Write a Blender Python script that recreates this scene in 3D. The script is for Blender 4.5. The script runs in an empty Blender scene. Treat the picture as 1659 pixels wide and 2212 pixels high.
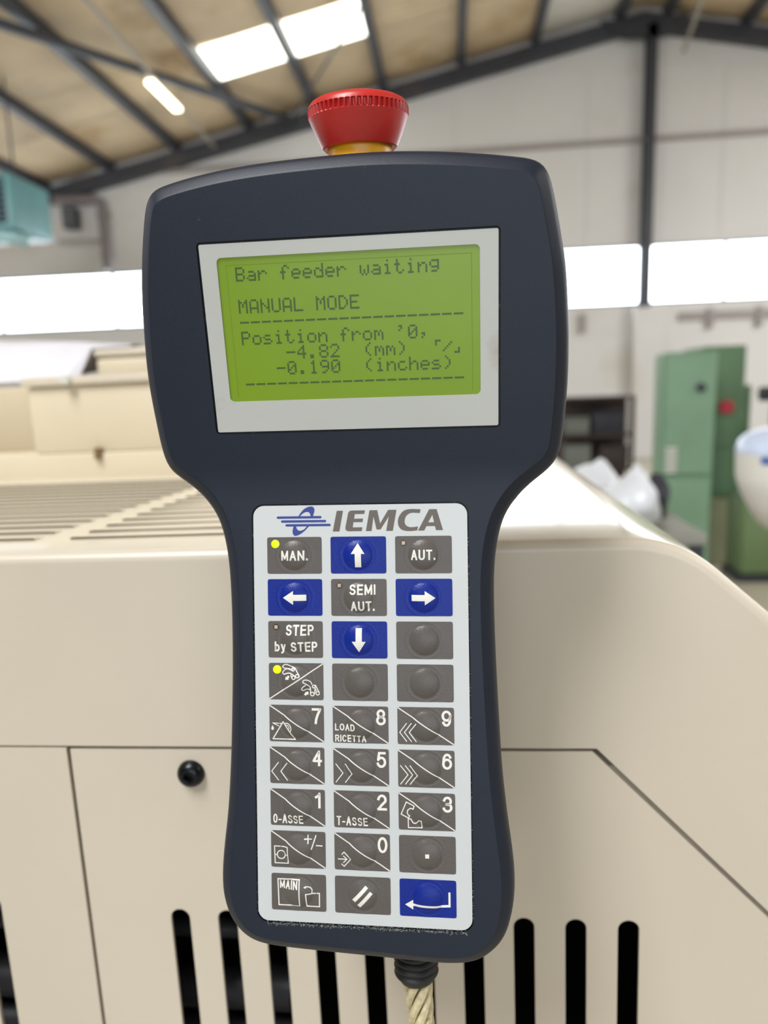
import bpy, bmesh, math, random
from mathutils import Matrix, Vector
random.seed(7)
C = bpy.context.scene.collection
SC = bpy.context.scene

# ---------------------------------------------------------------- camera
EYE = Vector((0, 0, 1.5))
cam_d = bpy.data.cameras.new('camera')
cam = bpy.data.objects.new('camera', cam_d)
C.objects.link(cam)
RW = Matrix(((0.9950963816, -0.0179200552, -0.0972731359),
             (0.0926407698, -0.1756980117, 0.9800754545),
             (-0.0346537028, -0.9842809966, -0.1731763280)))   # photo axes (right, down, forward) to hall axes
cr, cd, cf = RW.col[0], RW.col[1], RW.col[2]
m = Matrix((cr, -cd, -cf)).transposed().to_4x4()
m.translation = EYE
cam.matrix_world = m
cam_d.sensor_fit = 'VERTICAL'
cam_d.sensor_height = 36.0
cam_d.lens = 1534.0 / 2212.0 * 36.0
cam_d.clip_start = 0.01
cam_d.clip_end = 200
cam_d.dof.use_dof = True
cam_d.dof.focus_distance = 0.247
cam_d.dof.aperture_fstop = 7.4
cam_d.dof.aperture_blades = 0
SC.camera = cam

# ---------------------------------------------------------------- world
wd = bpy.data.worlds.new('World')
SC.world = wd
wd.use_nodes = True
bg = wd.node_tree.nodes['Background']
bg.inputs[0].default_value = (0.78, 0.88, 1.0, 1)
bg.inputs[1].default_value = 1.5


def area(name, loc, target, sx, sy, power, col=(1, 1, 1)):
    l = bpy.data.lights.new(name, 'AREA')
    l.shape = 'RECTANGLE'
    l.size, l.size_y, l.energy, l.color = sx, sy, power, col
    o = bpy.data.objects.new(name, l)
    C.objects.link(o)
    o.location = loc
    o.rotation_euler = (Vector(target) - Vector(loc)).to_track_quat('-Z', 'Y').to_euler()
    o.visible_camera = True
    return o


# added fill from the back opening, roof lights near, added gable fill
area('front_fill', (2.0, -9.4, 2.6), (1.0, 0, 1.6), 9, 4.6, 185, (0.93, 0.97, 1.0))  # lamp added out of view to light the pendant softly from the front
area('roof_light_near', (-1.6, -1.9, 5.6), (-0.3, 0.2, 1.2), 1.4, 2.6, 330, (0.97, 0.99, 1.0))
area('roof_light_near', (8.5, -1.0, 6.0), (8.0, 0.0, 0), 3.5, 5, 300, (1.0, 0.98, 0.94))
area('gable_fill', (-7.0, 3.0, 5.2), (-6.0, 9.0, 0), 2.5, 5, 520, (0.95, 0.97, 1.0))  # unseen lamp added to brighten the gable wall, left side
area('gable_fill', (10.0, 7.0, 5.6), (9.0, 8.0, 0), 3.5, 6, 700, (0.95, 0.97, 1.0))  # same added wall fill on the right side
SC.view_settings.view_transform = 'Standard'
SC.view_settings.look = 'None'
SC.view_settings.gamma = 1.0
SC.view_settings.use_curve_mapping = False
SC.view_settings.exposure = 0.0
SC.cycles.use_denoising = True
SC.cycles.max_bounces = 8
SC.cycles.diffuse_bounces = 4
SC.cycles.sample_clamp_indirect = 6.0


# ---------------------------------------------------------------- helpers
def lin(c):
    return tuple((x / 255 / 12.92) if x / 255 <= 0.04045 else ((x / 255 + 0.055) / 1.055) ** 2.4 for x in c)


def mat(name, rgb, rough=0.5, metal=0.0, var=0.06, scale=8.0, bump=0.0, bscale=60.0, dirt=None, dscale=5.0, dthr=0.62,
        emit=None, estr=0.0, spec=0.5, coat=0.0):
    """procedural material: base colour with soft noise variation, optional dirt patches, fine relief"""
    mt = bpy.data.materials.new(name)
    mt.use_nodes = True
    nt = mt.node_tree
    b = nt.nodes['Principled BSDF']
    c = lin(rgb)
    tc = nt.nodes.new('ShaderNodeTexCoord')
    no = nt.nodes.new('ShaderNodeTexNoise')
    no.inputs['Scale'].default_value = scale
    no.inputs['Detail'].default_value = 4
    nt.links.new(tc.outputs['Object'], no.inputs['Vector'])
    mr = nt.nodes.new('ShaderNodeValToRGB')
    mr.color_ramp.elements[0].position = 0.3
    mr.color_ramp.elements[1].position = 0.7
    mr.color_ramp.elements[0].color = tuple(x * (1 - var) for x in c) + (1,)
    mr.color_ramp.elements[1].color = tuple(min(1, x * (1 + var)) for x in c) + (1,)
    nt.links.new(no.outputs['Fac'], mr.inputs['Fac'])
    out = mr.outputs['Color']
    if dirt:
        n2 = nt.nodes.new('ShaderNodeTexNoise')
        n2.inputs['Scale'].default_value = dscale
        n2.inputs['Detail'].default_value = 6
        nt.links.new(tc.outputs['Object'], n2.inputs['Vector'])
        r2 = nt.nodes.new('ShaderNodeMapRange')
        r2.inputs['From Min'].default_value = dthr
        r2.inputs['From Max'].default_value = dthr + 0.1
        r2.inputs['To Max'].default_value = 0.7
        nt.links.new(n2.outputs['Fac'], r2.inputs['Value'])
        mx = nt.nodes.new('ShaderNodeMix')
        mx.data_type = 'RGBA'
        nt.links.new(r2.outputs['Result'], mx.inputs['Factor'])
        nt.links.new(out, mx.inputs['A'])
        mx.inputs['B'].default_value = lin(dirt) + (1,)
        out = mx.outputs['Result']
    nt.links.new(out, b.inputs['Base Color'])
    b.inputs['Roughness'].default_value = rough
    b.inputs['Metallic'].default_value = metal
    b.inputs['Specular IOR Level'].default_value = spec
    b.inputs['Coat Weight'].default_value = coat
    b.inputs['Coat Roughness'].default_value = 0.08
    if bump:
        n3 = nt.nodes.new('ShaderNodeTexNoise')
        n3.inputs['Scale'].default_value = bscale
        n3.inputs['Detail'].default_value = 3
        nt.links.new(tc.outputs['Object'], n3.inputs['Vector'])
        bp = nt.nodes.new('ShaderNodeBump')
        bp.inputs['Strength'].default_value = bump
        bp.inputs['Distance'].default_value = 0.001
        nt.links.new(n3.outputs['Fac'], bp.inputs['Height'])
        nt.links.new(bp.outputs['Normal'], b.inputs['Normal'])
    if emit:
        b.inputs['Emission Color'].default_value = lin(emit) + (1,)
        b.inputs['Emission Strength'].default_value = estr
    return mt


def finish(name, bm, material, parent=None, smooth=True, ang=35, wn=False):
    """link a bmesh as one mesh object"""
    bmesh.ops.remove_doubles(bm, verts=bm.verts[:], dist=1e-7)
    if smooth:
        a = math.radians(ang)
        for f in bm.faces:
            f.smooth = True
        for e in bm.edges:
            if len(e.link_faces) != 2 or e.calc_face_angle(0) > a:
                e.smooth = False
    me = bpy.data.meshes.new(name)
    bm.to_mesh(me)
    bm.free()
    for mm in (material if isinstance(material, (list, tuple)) else [material]):
        me.materials.append(mm)
    o = bpy.data.objects.new(name, me)
    C.objects.link(o)
    if parent is not None:
        o.parent = parent
    if wn:
        w = o.modifiers.new('weighted_normal', 'WEIGHTED_NORMAL')
        w.keep_sharp = True
    return o


def thing(name, label, cat, loc=(0, 0, 0), group=None):
    o = bpy.data.objects.new(name, None)
    C.objects.link(o)
    o.location = loc
    o.empty_display_size = 0.05
    return tag(o, label, cat, group)


def tag(o, label, cat, group=None):
    o['label'] = label
    o['category'] = cat
    if group:
        o['group'] = group
    return o


def struct(o):
    o['kind'] = 'structure'
    return o


def box(bm, x0, x1, y0, y1, z0, z1, bev=0.0, seg=1, mi=0):
    vs = [bm.verts.new((x, y, z)) for x in (x0, x1) for y in (y0, y1) for z in (z0, z1)]
    q = [(0, 1, 3, 2), (4, 6, 7, 5), (0, 4, 5, 1), (2, 3, 7, 6), (0, 2, 6, 4), (1, 5, 7, 3)]
    fs = [bm.faces.new([vs[i] for i in f]) for f in q]
    for f in fs:
        f.material_index = mi
    if bev:
        es = list({e for f in fs for e in f.edges})
        bmesh.ops.bevel(bm, geom=es, offset=bev, segments=seg, profile=0.5, affect='EDGES')


def tube(bm, pts, r, n=12, cap=True):
    """tube along points; r is a number or a list"""
    pts = [Vector(p) for p in pts]
    rings = []
    up = Vector((0.123, 0.31, 0.94)).normalized()
    px = None
    for i, p in enumerate(pts):
        d = (pts[min(i + 1, len(pts) - 1)] - pts[max(i - 1, 0)]).normalized()
        if px is None:
            px = d.cross(up).normalized()
            if px.length < 0.1:
                px = d.cross(Vector((1, 0, 0))).normalized()
        px = (px - d * px.dot(d)).normalized()
        py = d.cross(px)
        rr = r[i] if isinstance(r, (list, tuple)) else r
        rings.append([bm.verts.new(p + (px * math.cos(2 * math.pi * k / n) + py * math.sin(2 * math.pi * k / n)) * rr)
                      for k in range(n)])
    for a, b in zip(rings, rings[1:]):
        for k in range(n):
            bm.faces.new((a[k], a[(k + 1) % n], b[(k + 1) % n], b[k]))
    if cap:
        bm.faces.new(rings[0][::-1])
        bm.faces.new(rings[-1])


def lathe(bm, prof, n=48, M=None, cap=True):
    """prof = [(radius, height)...] around local z, optional matrix"""
    M = M or Matrix.Identity(4)
    rings = []
    for r, z in prof:
        if r < 1e-7:
            rings.append([bm.verts.new(M @ Vector((0, 0, z)))])
        else:
            rings.append([bm.verts.new(M @ Vector((r * math.cos(2 * math.pi * k / n), r * math.sin(2 * math.pi * k / n), z)))
                          for k in range(n)])
    for a, b in zip(rings, rings[1:]):
        for k in range(n):
            k2 = (k + 1) % n
            if len(a) == 1 and len(b) == 1:
                continue
            if len(a) == 1:
                bm.faces.new((a[0], b[k2], b[k]))
            elif len(b) == 1:
                bm.faces.new((a[k], a[k2], b[0]))
            else:
                bm.faces.new((a[k], a[k2], b[k2], b[k]))
    if cap:
        for rg in (rings[0], rings[-1]):
            if len(rg) > 1:
                bm.faces.new(rg)
    bmesh.ops.recalc_face_normals(bm, faces=bm.faces[:])


def fill(bm, loops, z=0.0, f3=None, flip=False):
    """flat face with holes from closed 2-D loops, returns (faces, vert loops)"""
    vl = []
    edges = []
    for lp in loops:
        vs = [bm.verts.new(f3(p[0], p[1], z) if f3 else (p[0], p[1], z)) for p in lp]
        vl.append(vs)
        edges += [bm.edges.new((vs[i], vs[(i + 1) % len(vs)])) for i in range(len(vs))]
    r = bmesh.ops.triangle_fill(bm, use_beauty=True, use_dissolve=False, edges=edges,
                                normal=(0, 0, 1) if not f3 else (f3(0, 0, 1) - f3(0, 0, 0)))
    fs = [g for g in r['geom'] if isinstance(g, bmesh.types.BMFace)]
    return fs, vl


def bridge(bm, a, b):
    n = len(a)
    for i in range(n):
        try:
            bm.faces.new((a[i], a[(i + 1) % n], b[(i + 1) % n], b[i]))
        except ValueError:
            pass


def rrect(x0, x1, y0, y1, r, seg=6):
    out = []
    for cx, cy, a0 in ((x1 - r, y1 - r, 0), (x0 + r, y1 - r, 90), (x0 + r, y0 + r, 180), (x1 - r, y0 + r, 270)):
        for k in range(seg + 1):
            a = math.radians(a0 + 90 * k / seg)
            out.append((cx + r * math.cos(a), cy + r * math.sin(a)))
    return out


def sheet(bm, outer, holes, z0, z1, f3=None):
    """flat plate with holes and real thickness between z0 and z1 (z1 front)"""
    _, va = fill(bm, [outer] + holes, z1, f3)
    _, vb = fill(bm, [outer] + holes, z0, f3)
    for a, b in zip(va, vb):
        bridge(bm, a, b)
    bmesh.ops.recalc_face_normals(bm, faces=bm.faces[:])


# ================================================================ THE HALL
M_wall = mat('painted_wall', (210, 208, 206), 0.75, var=0.04, scale=0.6, dirt=(194, 186, 176), dscale=0.5, dthr=0.6)
M_floor = mat('concrete_floor', (176, 170, 152), 0.6, var=0.12, scale=1.2, bump=0.3, bscale=20)
M_roof = mat('tan_insulation', (190, 168, 136), 0.7, var=0.16, scale=1.1, dirt=(160, 128, 84), dscale=0.9, dthr=0.58)
M_roofw = mat('pale_roof_sheet', (214, 210, 202), 0.6, var=0.04)
M_steel = mat('dark_painted_steel', (52, 54, 62), 0.45, var=0.12, scale=3, dirt=(78, 68, 62), dscale=2)
M_cond = mat('grey_conduit', (150, 142, 138), 0.5, var=0.05)
M_rod = mat('pale_rod', (150, 142, 128), 0.5, var=0.05)
M_frame = mat('window_frame_grey', (120, 130, 134), 0.5, var=0.05)


def glow(name, rgb, s, base=(235, 240, 240)):
    return mat(name, base, 0.3, var=0.01, emit=rgb, estr=s)


M_pane = glow('daylit_pane', (236, 246, 255), 8.0)
M_sky = glow('daylit_roof_sheet', (250, 250, 236), 4.5)
M_tube = glow('lit_tube', (255, 248, 205), 7.0)

XL, XR, YB, YF = -12.0, 18.8, -10.0, 14.0
AX, AZ, SL = 3.4, 7.85, 0.2


def roofz(x):
    return AZ - SL * abs(x - AX)


def wall_poly(name, pts, y0, y1):
    bm = bmesh.new()
    f3 = lambda x, z, y: Vector((x, y, z))
    sheet(bm, pts, [], y0, y1, f3)
    return struct(finish(name, bm, M_wall, smooth=False))


# floor
bm = bmesh.new()
box(bm, XL, XR, YB, YF, -0.1, 0.0)
struct(finish('floor', bm, M_floor, smooth=False))
WZ0, WZ1 = 2.84, 3.90
bm = bmesh.new()
f3w = lambda x, z, y: Vector((x, y, z))
sheet(bm, [(XL, 0), (XR, 0), (XR, roofz(XR)), (AX, AZ), (XL, roofz(XL))],
      [[(XL + 0.6, WZ0), (XR - 0.6, WZ0), (XR - 0.6, WZ1), (XL + 0.6, WZ1)]], YF + 0.25, YF, f3w)
wall_front = struct(finish('wall_front', bm, M_wall, smooth=False))
# cladding joints: broad upper wall panels standing 1 cm proud of the wall
k = 0
for (za, zb) in ((4.0, 5.62), (5.72, 6.9)):
    x = XL + 0.4
    while x < XR - 2:
        x2 = x + 2.35
        if min(roofz(x), roofz(x2)) - 0.3 > za + 0.5:
            bm = bmesh.new()
            box(bm, x + 0.012, x2 - 0.012, YF - 0.012, YF + 0.001, za, min(zb, min(roofz(x), roofz(x2)) - 0.3), 0.006)
            finish('wall_panel', bm, M_wall, wall_front, smooth=False)
        x = x2
bm = bmesh.new()
box(bm, XL, XR, YF - 0.08, YF, 5.63, 5.71, 0.01)
finish('sheeting_rail', bm, M_cond, wall_front)
for nm, x in (('wall_left', XL), ('wall_right', XR)):
    bm = bmesh.new()
    box(bm, x - (0.2 if x < 0 else 0), x + (0 if x < 0 else 0.2), YB, YF, 0, roofz(x))
    struct(finish(nm, bm, M_wall, smooth=False))
# back wall with a tall unseen opening, added to let in front light
bm = bmesh.new()
sheet(bm, [(XL, 0), (-3, 0), (-3, 5), (7, 5), (7, 0), (XR, 0), (XR, roofz(XR)), (AX, AZ), (XL, roofz(XL))], [], YB - 0.2, YB, f3w)
struct(finish('wall_back', bm, M_wall, smooth=False))

# windows: a long band of daylit panes, split at each mullion
wx = [-11.4, -9.0, -6.6, -4.2, -1.8, 0.6, 2.05, 3.5, 5.0, 6.5, 8.9, 11.3, 13.7, 16.0, 18.2]
for i in range(len(wx) - 1):
    bm = bmesh.new()
    a, b = wx[i], wx[i + 1]
    f3 = lambda x, z, y: Vector((x, y, z))
    sheet(bm, [(a, WZ0), (b, WZ0), (b, WZ1), (a, WZ1)],
          [[(a + .03, WZ0 + .04), (b - .03, WZ0 + .04), (b - .03, WZ1 - .04), (a + .03, WZ1 - .04)]], YF + 0.12, YF + 0.02, f3)
    w = struct(finish('window_%d' % (i + 1), bm, M_frame, smooth=False))
    bm = bmesh.new()
    box(bm, a + .03, b - .03, YF + .06, YF + .07, WZ0 + .04, WZ1 - .04)
    finish('pane', bm, M_pane, w, smooth=False)

# roof
bm = bmesh.new()
sheet(bm, [(XL, roofz(XL)), (AX, AZ), (XR, roofz(XR)), (XR, roofz(XR) + .15), (AX, AZ + .15), (XL, roofz(XL) + .15)], [],
      YB, YF, f3w)
ceiling = struct(finish('ceiling', bm, M_roof, smooth=False))
purl = [-10.4, -9.05, -7.7, -6.36, -5.03, -3.62, -2.37, -1.12, 0.28, 1.57, 3.0]


def roof_panel(x0, x1, y0, y1, mt, wavy=0.012):
    """a roof sheet: shallow billowed corrugated panel under the deck"""
    bm = bmesh.new()
    nx, ny = 6, 24
    g = []
    for i in range(nx + 1):
        row = []
        for j in range(ny + 1):
            x = x0 + (x1 - x0) * i / nx
            y = y0 + (y1 - y0) * j / ny
            z = roofz(x) - 0.012 - wavy * (0.5 + 0.5 * math.sin(j * math.pi / 2 + math.sin(x * 2.0) * .6)) \
                - wavy * math.sin(math.pi * i / nx)
            row.append(bm.verts.new((x, y, z)))
        g.append(row)
    for i in range(nx):
        for j in range(ny):
            bm.faces.new((g[i][j], g[i][j + 1], g[i + 1][j + 1], g[i + 1][j]))
    return finish('roof_panel', bm, mt, ceiling)


ys = [5.0, 8.0, 11.0, 12.1, 14.0]
for xa, xb in zip(purl, purl[1:]):
    for ya, yb in zip(ys, ys[1:]):
        if ya == 11.0 and -3.7 < xa < -1.2 - 1e-3 + 0.0 and xb < -1.0:
            bm = bmesh.new()
            for (p, q) in ((xa + .04, xb - .04),):
                vs = [bm.verts.new((x, y, roofz(x) - .03 + dz)) for dz in (0, -.02) for (x, y) in
                      ((p, ya + .02), (q, ya + .02), (q, yb - .04), (p, yb - .04))]
                for f in ((0, 1, 2, 3), (7, 6, 5, 4), (0, 4, 5, 1), (1, 5, 6, 2), (2, 6, 7, 3), (3, 7, 4, 0)):
                    bm.faces.new([vs[i] for i in f])
            o = finish('skylight', bm, M_sky, ceiling, smooth=False)
            o['label'] = 'daylit translucent roof sheet'
            continue
        white = (xa > 1.5 and ya >= 11.0)
        o = roof_panel(xa + .01, xb - .01, ya + .01, yb - .01, M_roofw if white else M_roof, 0.02 if not white else 0.004)
        if white:
            o['label'] = 'pale translucent roof sheet'
xs = [3.8, 5.1, 6.4, 7.8, 9.2, 10.6]
for xa, xb in zip(xs, xs[1:]):
    for ya, yb in zip(ys, ys[1:]):
        roof_panel(xa + .01, xb - .01, ya + .01, yb - .01, M_roof, 0.02)
for x in purl[1:] + xs:
    bm = bmesh.new()
    z = roofz(x)
    box(bm, x - .065, x + .065, 0.5, YF - .02, z - .20, z - .02, 0.008)
    finish('purlin', bm, M_steel, ceiling)
# gable rafters and ridge plate
for sx in (-1, 1):
    bm = bmesh.new()
    xe = XL + .1 if sx < 0 else XR - .1
    pts = [(AX, AZ - .19), (xe, roofz(xe) - .19), (xe, roofz(xe) - .44), (AX, AZ - .44)]
    sheet(bm, pts if sx > 0 else pts[::-1], [], YF - .22, YF - .03, f3w)
    finish('gable_rafter', bm, M_steel, ceiling, smooth=False)
bm = bmesh.new()
sheet(bm, [(AX - .75, AZ - .3), (AX + .75, AZ - .3), (AX + .35, AZ - .62), (AX - .35, AZ - .62)], [], YF - .26, YF - .22, f3w)
finish('ridge_plate', bm, M_steel, ceiling, smooth=False)
# diagonal roof bracing and the pale conduit that carries the tube lamp
for p, q, r, mt, nm in (((-5.6, 7.8, 5.74), (-2.77, 13.8, 6.34), .065, M_steel, 'brace_rod'),
                        ((-0.9, 10.2, 6.62), (-2.9, 13.7, 6.2), .022, M_steel, 'brace_rod'),
                        ((-4.04, 7.6, 5.98), (-4.28, 13.9, 5.98), .03, M_rod, 'conduit'),
                        ((3.93, 11.8, 7.5), (4.04, 13.7, 6.95), .03, M_rod, 'tie_rod')):
    bm = bmesh.new()
    tube(bm, [p, q], r, 10)
    finish(nm, bm, mt, ceiling)
# steel column under the ridge
bm = bmesh.new()
for x0, x1, y0, y1 in ((3.46, 3.63, YF - .06, YF - .04), (3.46, 3.63, YF - .26, YF - .24), (3.535, 3.555, YF - .24, YF - .06)):
    box(bm, x0, x1, y0, y1, 2.78, AZ - .40)
col_ = struct(finish('trim_1', bm, M_steel, smooth=False))
bm = bmesh.new()
box(bm, 3.36, 3.86, YF - .22, YF, 0, 2.78, 0.01)
finish('column_base', bm, M_wall, col_)
# small brackets and cable tray under the windows
bm = bmesh.new()
box(bm, 4.2, 7.5, YF - .06, YF - .01, 2.52, 2.66, 0.005)
finish('cable_tray', bm, M_cond, wall_front)
for x in (2.46, 4.75, 5.62, 6.9):
    bm = bmesh.new()
    box(bm, x - .05, x + .05, YF - .1, YF - .005, 2.36, 2.72, 0.01)
    finish('bracket', bm, M_cond, wall_front)
# pipes and a box on the left of the wall
M_pipe = mat('grey_pipe', (120, 112, 114), 0.5, var=0.06)
t = thing('pipework', 'grey pipe with an elbow running down the wall left of the pendant', 'pipe', (-6.6, YF - .2, 4.6))
bm = bmesh.new()
tube(bm, [(0.02, 0, -0.7), (0.02, 0, 0.45), (0.0, 0, 0.56), (-0.1, 0, 0.62), (-0.9, 0, 0.64)], .085, 14)
finish('pipe', bm, M_pipe, t)
bm = bmesh.new()
tube(bm, [(0, 0, -.15), (-.9, 0, -.12)], .04, 10)
finish('branch_pipe', bm, M_cond, t)
for z in (-.45, .3):
    bm = bmesh.new()
    box(bm, -.12, .14, -.02, .11, z, z + .05, .01)
    finish('pipe_clip', bm, M_cond, t)
t = thing('switch_box', 'small dark electrical box on the wall beside the grey pipe', 'box', (-7.2, YF - .2, 4.6))
bm = bmesh.new()
box(bm, -.13, .13, -.12, .1, 0.1, .48, .02, 2)
finish('casing', bm, mat('dark_box', (62, 66, 74), .5), t)
bm = bmesh.new()
box(bm, -.1, .1, -.135, -.12, .14, .44, .01)
finish('cover', bm, mat('dark_box_cover', (84, 88, 94), .5), t)

# unit heater hanging at the far left
M_teal = mat('teal_enamel', (98, 146, 150), 0.4, var=0.08, scale=3)
M_teal2 = mat('pale_teal_duct', (150, 186, 190), 0.4, var=0.05, scale=3)
t = thing('unit_heater', 'teal unit heater hanging high on the far left', 'heater', (-6.5, 10.2, 3.68))
bm = bmesh.new()
box(bm, -.9, .62, -.5, .5, .12, .86, .05, 3)
finish('casing', bm, M_teal, t)
bm = bmesh.new()
box(bm, -.85, .53, -.53, -.49, .2, .78, .01)
finish('grille_recess', bm, mat('heater_dark', (28, 40, 58), .6), t)
for i in range(7):
    bm = bmesh.new()
    box(bm, -.85, .53, -.56, -.53, .23 + i * .08, .24 + i * .08)
    finish('slat', bm, M_teal, t, smooth=False)
bm = bmesh.new()
tube(bm, [(-.9, -.35, .08), (.3, -.35, .08), (.45, -.3, .06), (.5, -.1, .05)], .1, 14)
finish('drip_pipe', bm, M_teal2, t)
for x in (-.6, .4):
    bm = bmesh.new()
    tube(bm, [(x, 0, .84), (x, 0, roofz(-6.5 + x) - 3.68 - .02)], .015, 8)
    finish('hanger_rod', bm, M_steel, t)
# fluorescent lamp
t = thing('fluorescent_lamp', 'lit tube lamp hanging under the roof left of the skylights', 'lamp', (-4.2, 10.7, 5.9))
bm = bmesh.new()
box(bm, -.05, .05, -.05, 1.1, .03, .09, .01)
finish('lamp_body', bm, M_roofw, t)
for sx in (-.035, .035):
    bm = bmesh.new()
    tube(bm, [(sx, 0, 0), (sx, 1.05, 0)], .027, 12)
    finish('lamp_tube', bm, M_tube, t)

# ================================================================ BACKGROUND EQUIPMENT
M_g1 = mat('cabinet_green', (118, 152, 124), 0.35, var=0.1, scale=2.5)
M_g2 = mat('cabinet_side_green', (92, 122, 90), 0.45, var=0.08, scale=3)
M_g3 = mat('machine_green', (98, 120, 78), 0.5, var=0.08, scale=3)
M_dk = mat('dark_metal', (42, 44, 50), 0.45, var=0.1)
M_red = mat('signal_red', (176, 40, 58), 0.4)
M_white = mat('white_plastic', (214, 212, 206), 0.4, var=0.04)
t = thing('electrical_cabinet', 'tall pale green electrical cabinet beyond the right end of the machine', 'cabinet', (1.70, 5.5, 0))
bm = bmesh.new()
box(bm, -.20, .17, -.2, .02, .04, 1.67, .01)
finish('body', bm, M_g1, t)
bm = bmesh.new()
box(bm, -.185, .155, -.225, -.2, .8, 1.65, .008)
d = finish('door', bm, M_g1, t)
bm = bmesh.new()
tube(bm, [(.05, -.225, 1.42), (.05, -.26, 1.42)], .03, 14)
finish('knob', bm, M_dk, d)
bm = bmesh.new()
box(bm, -.185, .155, -.225, -.2, .08, .78, .008)
finish('lower_door', bm, M_g1, t)
for i in range(6):
    bm = bmesh.new()
    box(bm, -.175, -.095, -.24, -.225, .82 + i * .032, .84 + i * .032, .003)
    finish('vent_slat', bm, M_white, d)
bm = bmesh.new()
box(bm, -.19, .16, -.19, .01, 0, .05)
finish('plinth', bm, M_dk, t, smooth=False)
t = thing('control_cabinet', 'darker green control cabinet with a red switch right of the tall cabinet', 'cabinet', (2.02, 5.95, 0))
bm = bmesh.new()
box(bm, -.1, .22, -.2, .3, .55, 1.72, .012)
finish('body', bm, M_g2, t)
bm = bmesh.new()
box(bm, .22, .29, -.15, .25, .75, 1.42, .01)
finish('side_box', bm, M_g2, t)
bm = bmesh.new()
box(bm, -.06, .18, -.215, -.2, .95, 1.68, .006)
finish('door', bm, M_g2, t)
bm = bmesh.new()
tube(bm, [(.07, -.2, 1.26), (.07, -.27, 1.26)], .05, 16)
finish('switch', bm, M_red, t)
bm = bmesh.new()
box(bm, -.08, .2, -.18, .28, 0, .56, .01)
finish('pedestal', bm, mat('beige_panel', (160, 158, 130), .5), t)
t = thing('milling_machine', 'olive green machine base with dark head at the right edge', 'machine', (2.55, 5.3, 0))
bm = bmesh.new()
box(bm, -.47, .6, -.05, .28, .055, .62, .03, 2)
finish('base', bm, M_g3, t)
bm = bmesh.new()
box(bm, -.49, .62, -.06, .28, 0, .06)
finish('foot', bm, M_dk, t, smooth=False)
bm = bmesh.new()
box(bm, -.3, .5, .02, .28, .60, 1.0, .04, 2)
finish('column', bm, M_g3, t)
bm = bmesh.new()
box(bm, -.28, .5, -.15, .28, 1.0, 1.1, .02)
finish('table', bm, M_dk, t)
bm = bmesh.new()
tube(bm, [(-.38, 0, 1.36), (.5, 0, 1.36)], .05, 14)
tube(bm, [(-.1, 0, 1.3), (.5, 0, 1.3)], .07, 14)
finish('spindle', bm, M_dk, t)
bm = bmesh.new()
box(bm, -.2, .5, -.05, .28, 1.1, 1.3, .03, 2)
finish('head', bm, mat('machine_dark_green', (58, 70, 66), .5), t)
bm = bmesh.new()
box(bm, -.36, -.05, -.18, -.1, 1.19, 1.27, .02, 2)
box(bm, -.2, -.1, -.12, 0.0, 1.2, 1.26)
finish('guard', bm, mat('grey_guard', (122, 128, 132), .3), t)

M_brown = mat('rack_brown', (66, 50, 46), 0.6, var=0.12)
t = thing('storage_rack', 'dark brown open storage rack against the far wall right of the pendant', 'rack', (1.62, 8.2, 0))
for x in (-.42, .34):
    for y in (-.2, .2):
        bm = bmesh.new()
        box(bm, x - .02, x + .02, y - .02, y + .02, 0, 1.32)
        finish('upright', bm, M_brown, t, smooth=False)
for z in (.1, .5, .88, 1.29):
    bm = bmesh.new()
    box(bm, -.44, .36, -.22, .22, z, z + .03)
    finish('shelf', bm, M_brown, t, smooth=False)
bm = bmesh.new()
box(bm, -.42, .34, .2, .22, .1, 1.3)
finish('back_panel', bm, mat('rack_back', (74, 62, 58), .6), t, smooth=False)
for x0, x1, z0, z1, col, nm, lb, cat in (
        (-.08, .26, .91, 1.16, (38, 40, 50), 'storage_bin', 'dark blue bin on the upper shelf of the brown rack', 'bin'),
        (-.38, -.12, .91, 1.1, (104, 108, 102), 'carton', 'pale grey carton on the upper shelf of the brown rack', 'box'),
        (-.38, -.1, .53, .80, (108, 112, 106), 'carton', 'pale carton on the middle shelf of the brown rack', 'box'),
        (0.0, .3, .53, .78, (52, 44, 42), 'storage_bin', 'dark brown bin on the middle shelf of the brown rack', 'bin')):
    o = thing(nm, lb, cat, (1.62 + (x0 + x1) / 2, 8.1, z0))
    bm = bmesh.new()
    w, h = (x1 - x0) / 2, z1 - z0
    mt = mat(nm + '_mat', col, .6)
    box(bm, -w, w, -.1, .12, 0, h - .03, .012, 2)
    finish('bin_body' if nm == 'storage_bin' else 'carton_body', bm, mt, o)
    bm = bmesh.new()
    box(bm, -w - .005, w + .005, -.105, .125, h - .03, h, .008)
    finish('lid', bm, mt, o)

# bench with plastic bags behind the hood, right of the pendant
t = thing('workbench', 'low grey workbench carrying the white bags behind the hood', 'bench', (.62, 2.75, 0))
bm = bmesh.new()
box(bm, -.3, .24, -.3, .35, .93, .97, .006)
finish('bench_top', bm, mat('bench_top', (140, 140, 132), .5), t)
for x in (-.27, .21):
    for y in (-.27, .3):
        bm = bmesh.new()
        box(bm, x - .02, x + .02, y - .02, y + .02, 0, .93)
        finish('leg', bm, M_dk, t, smooth=False)


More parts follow.
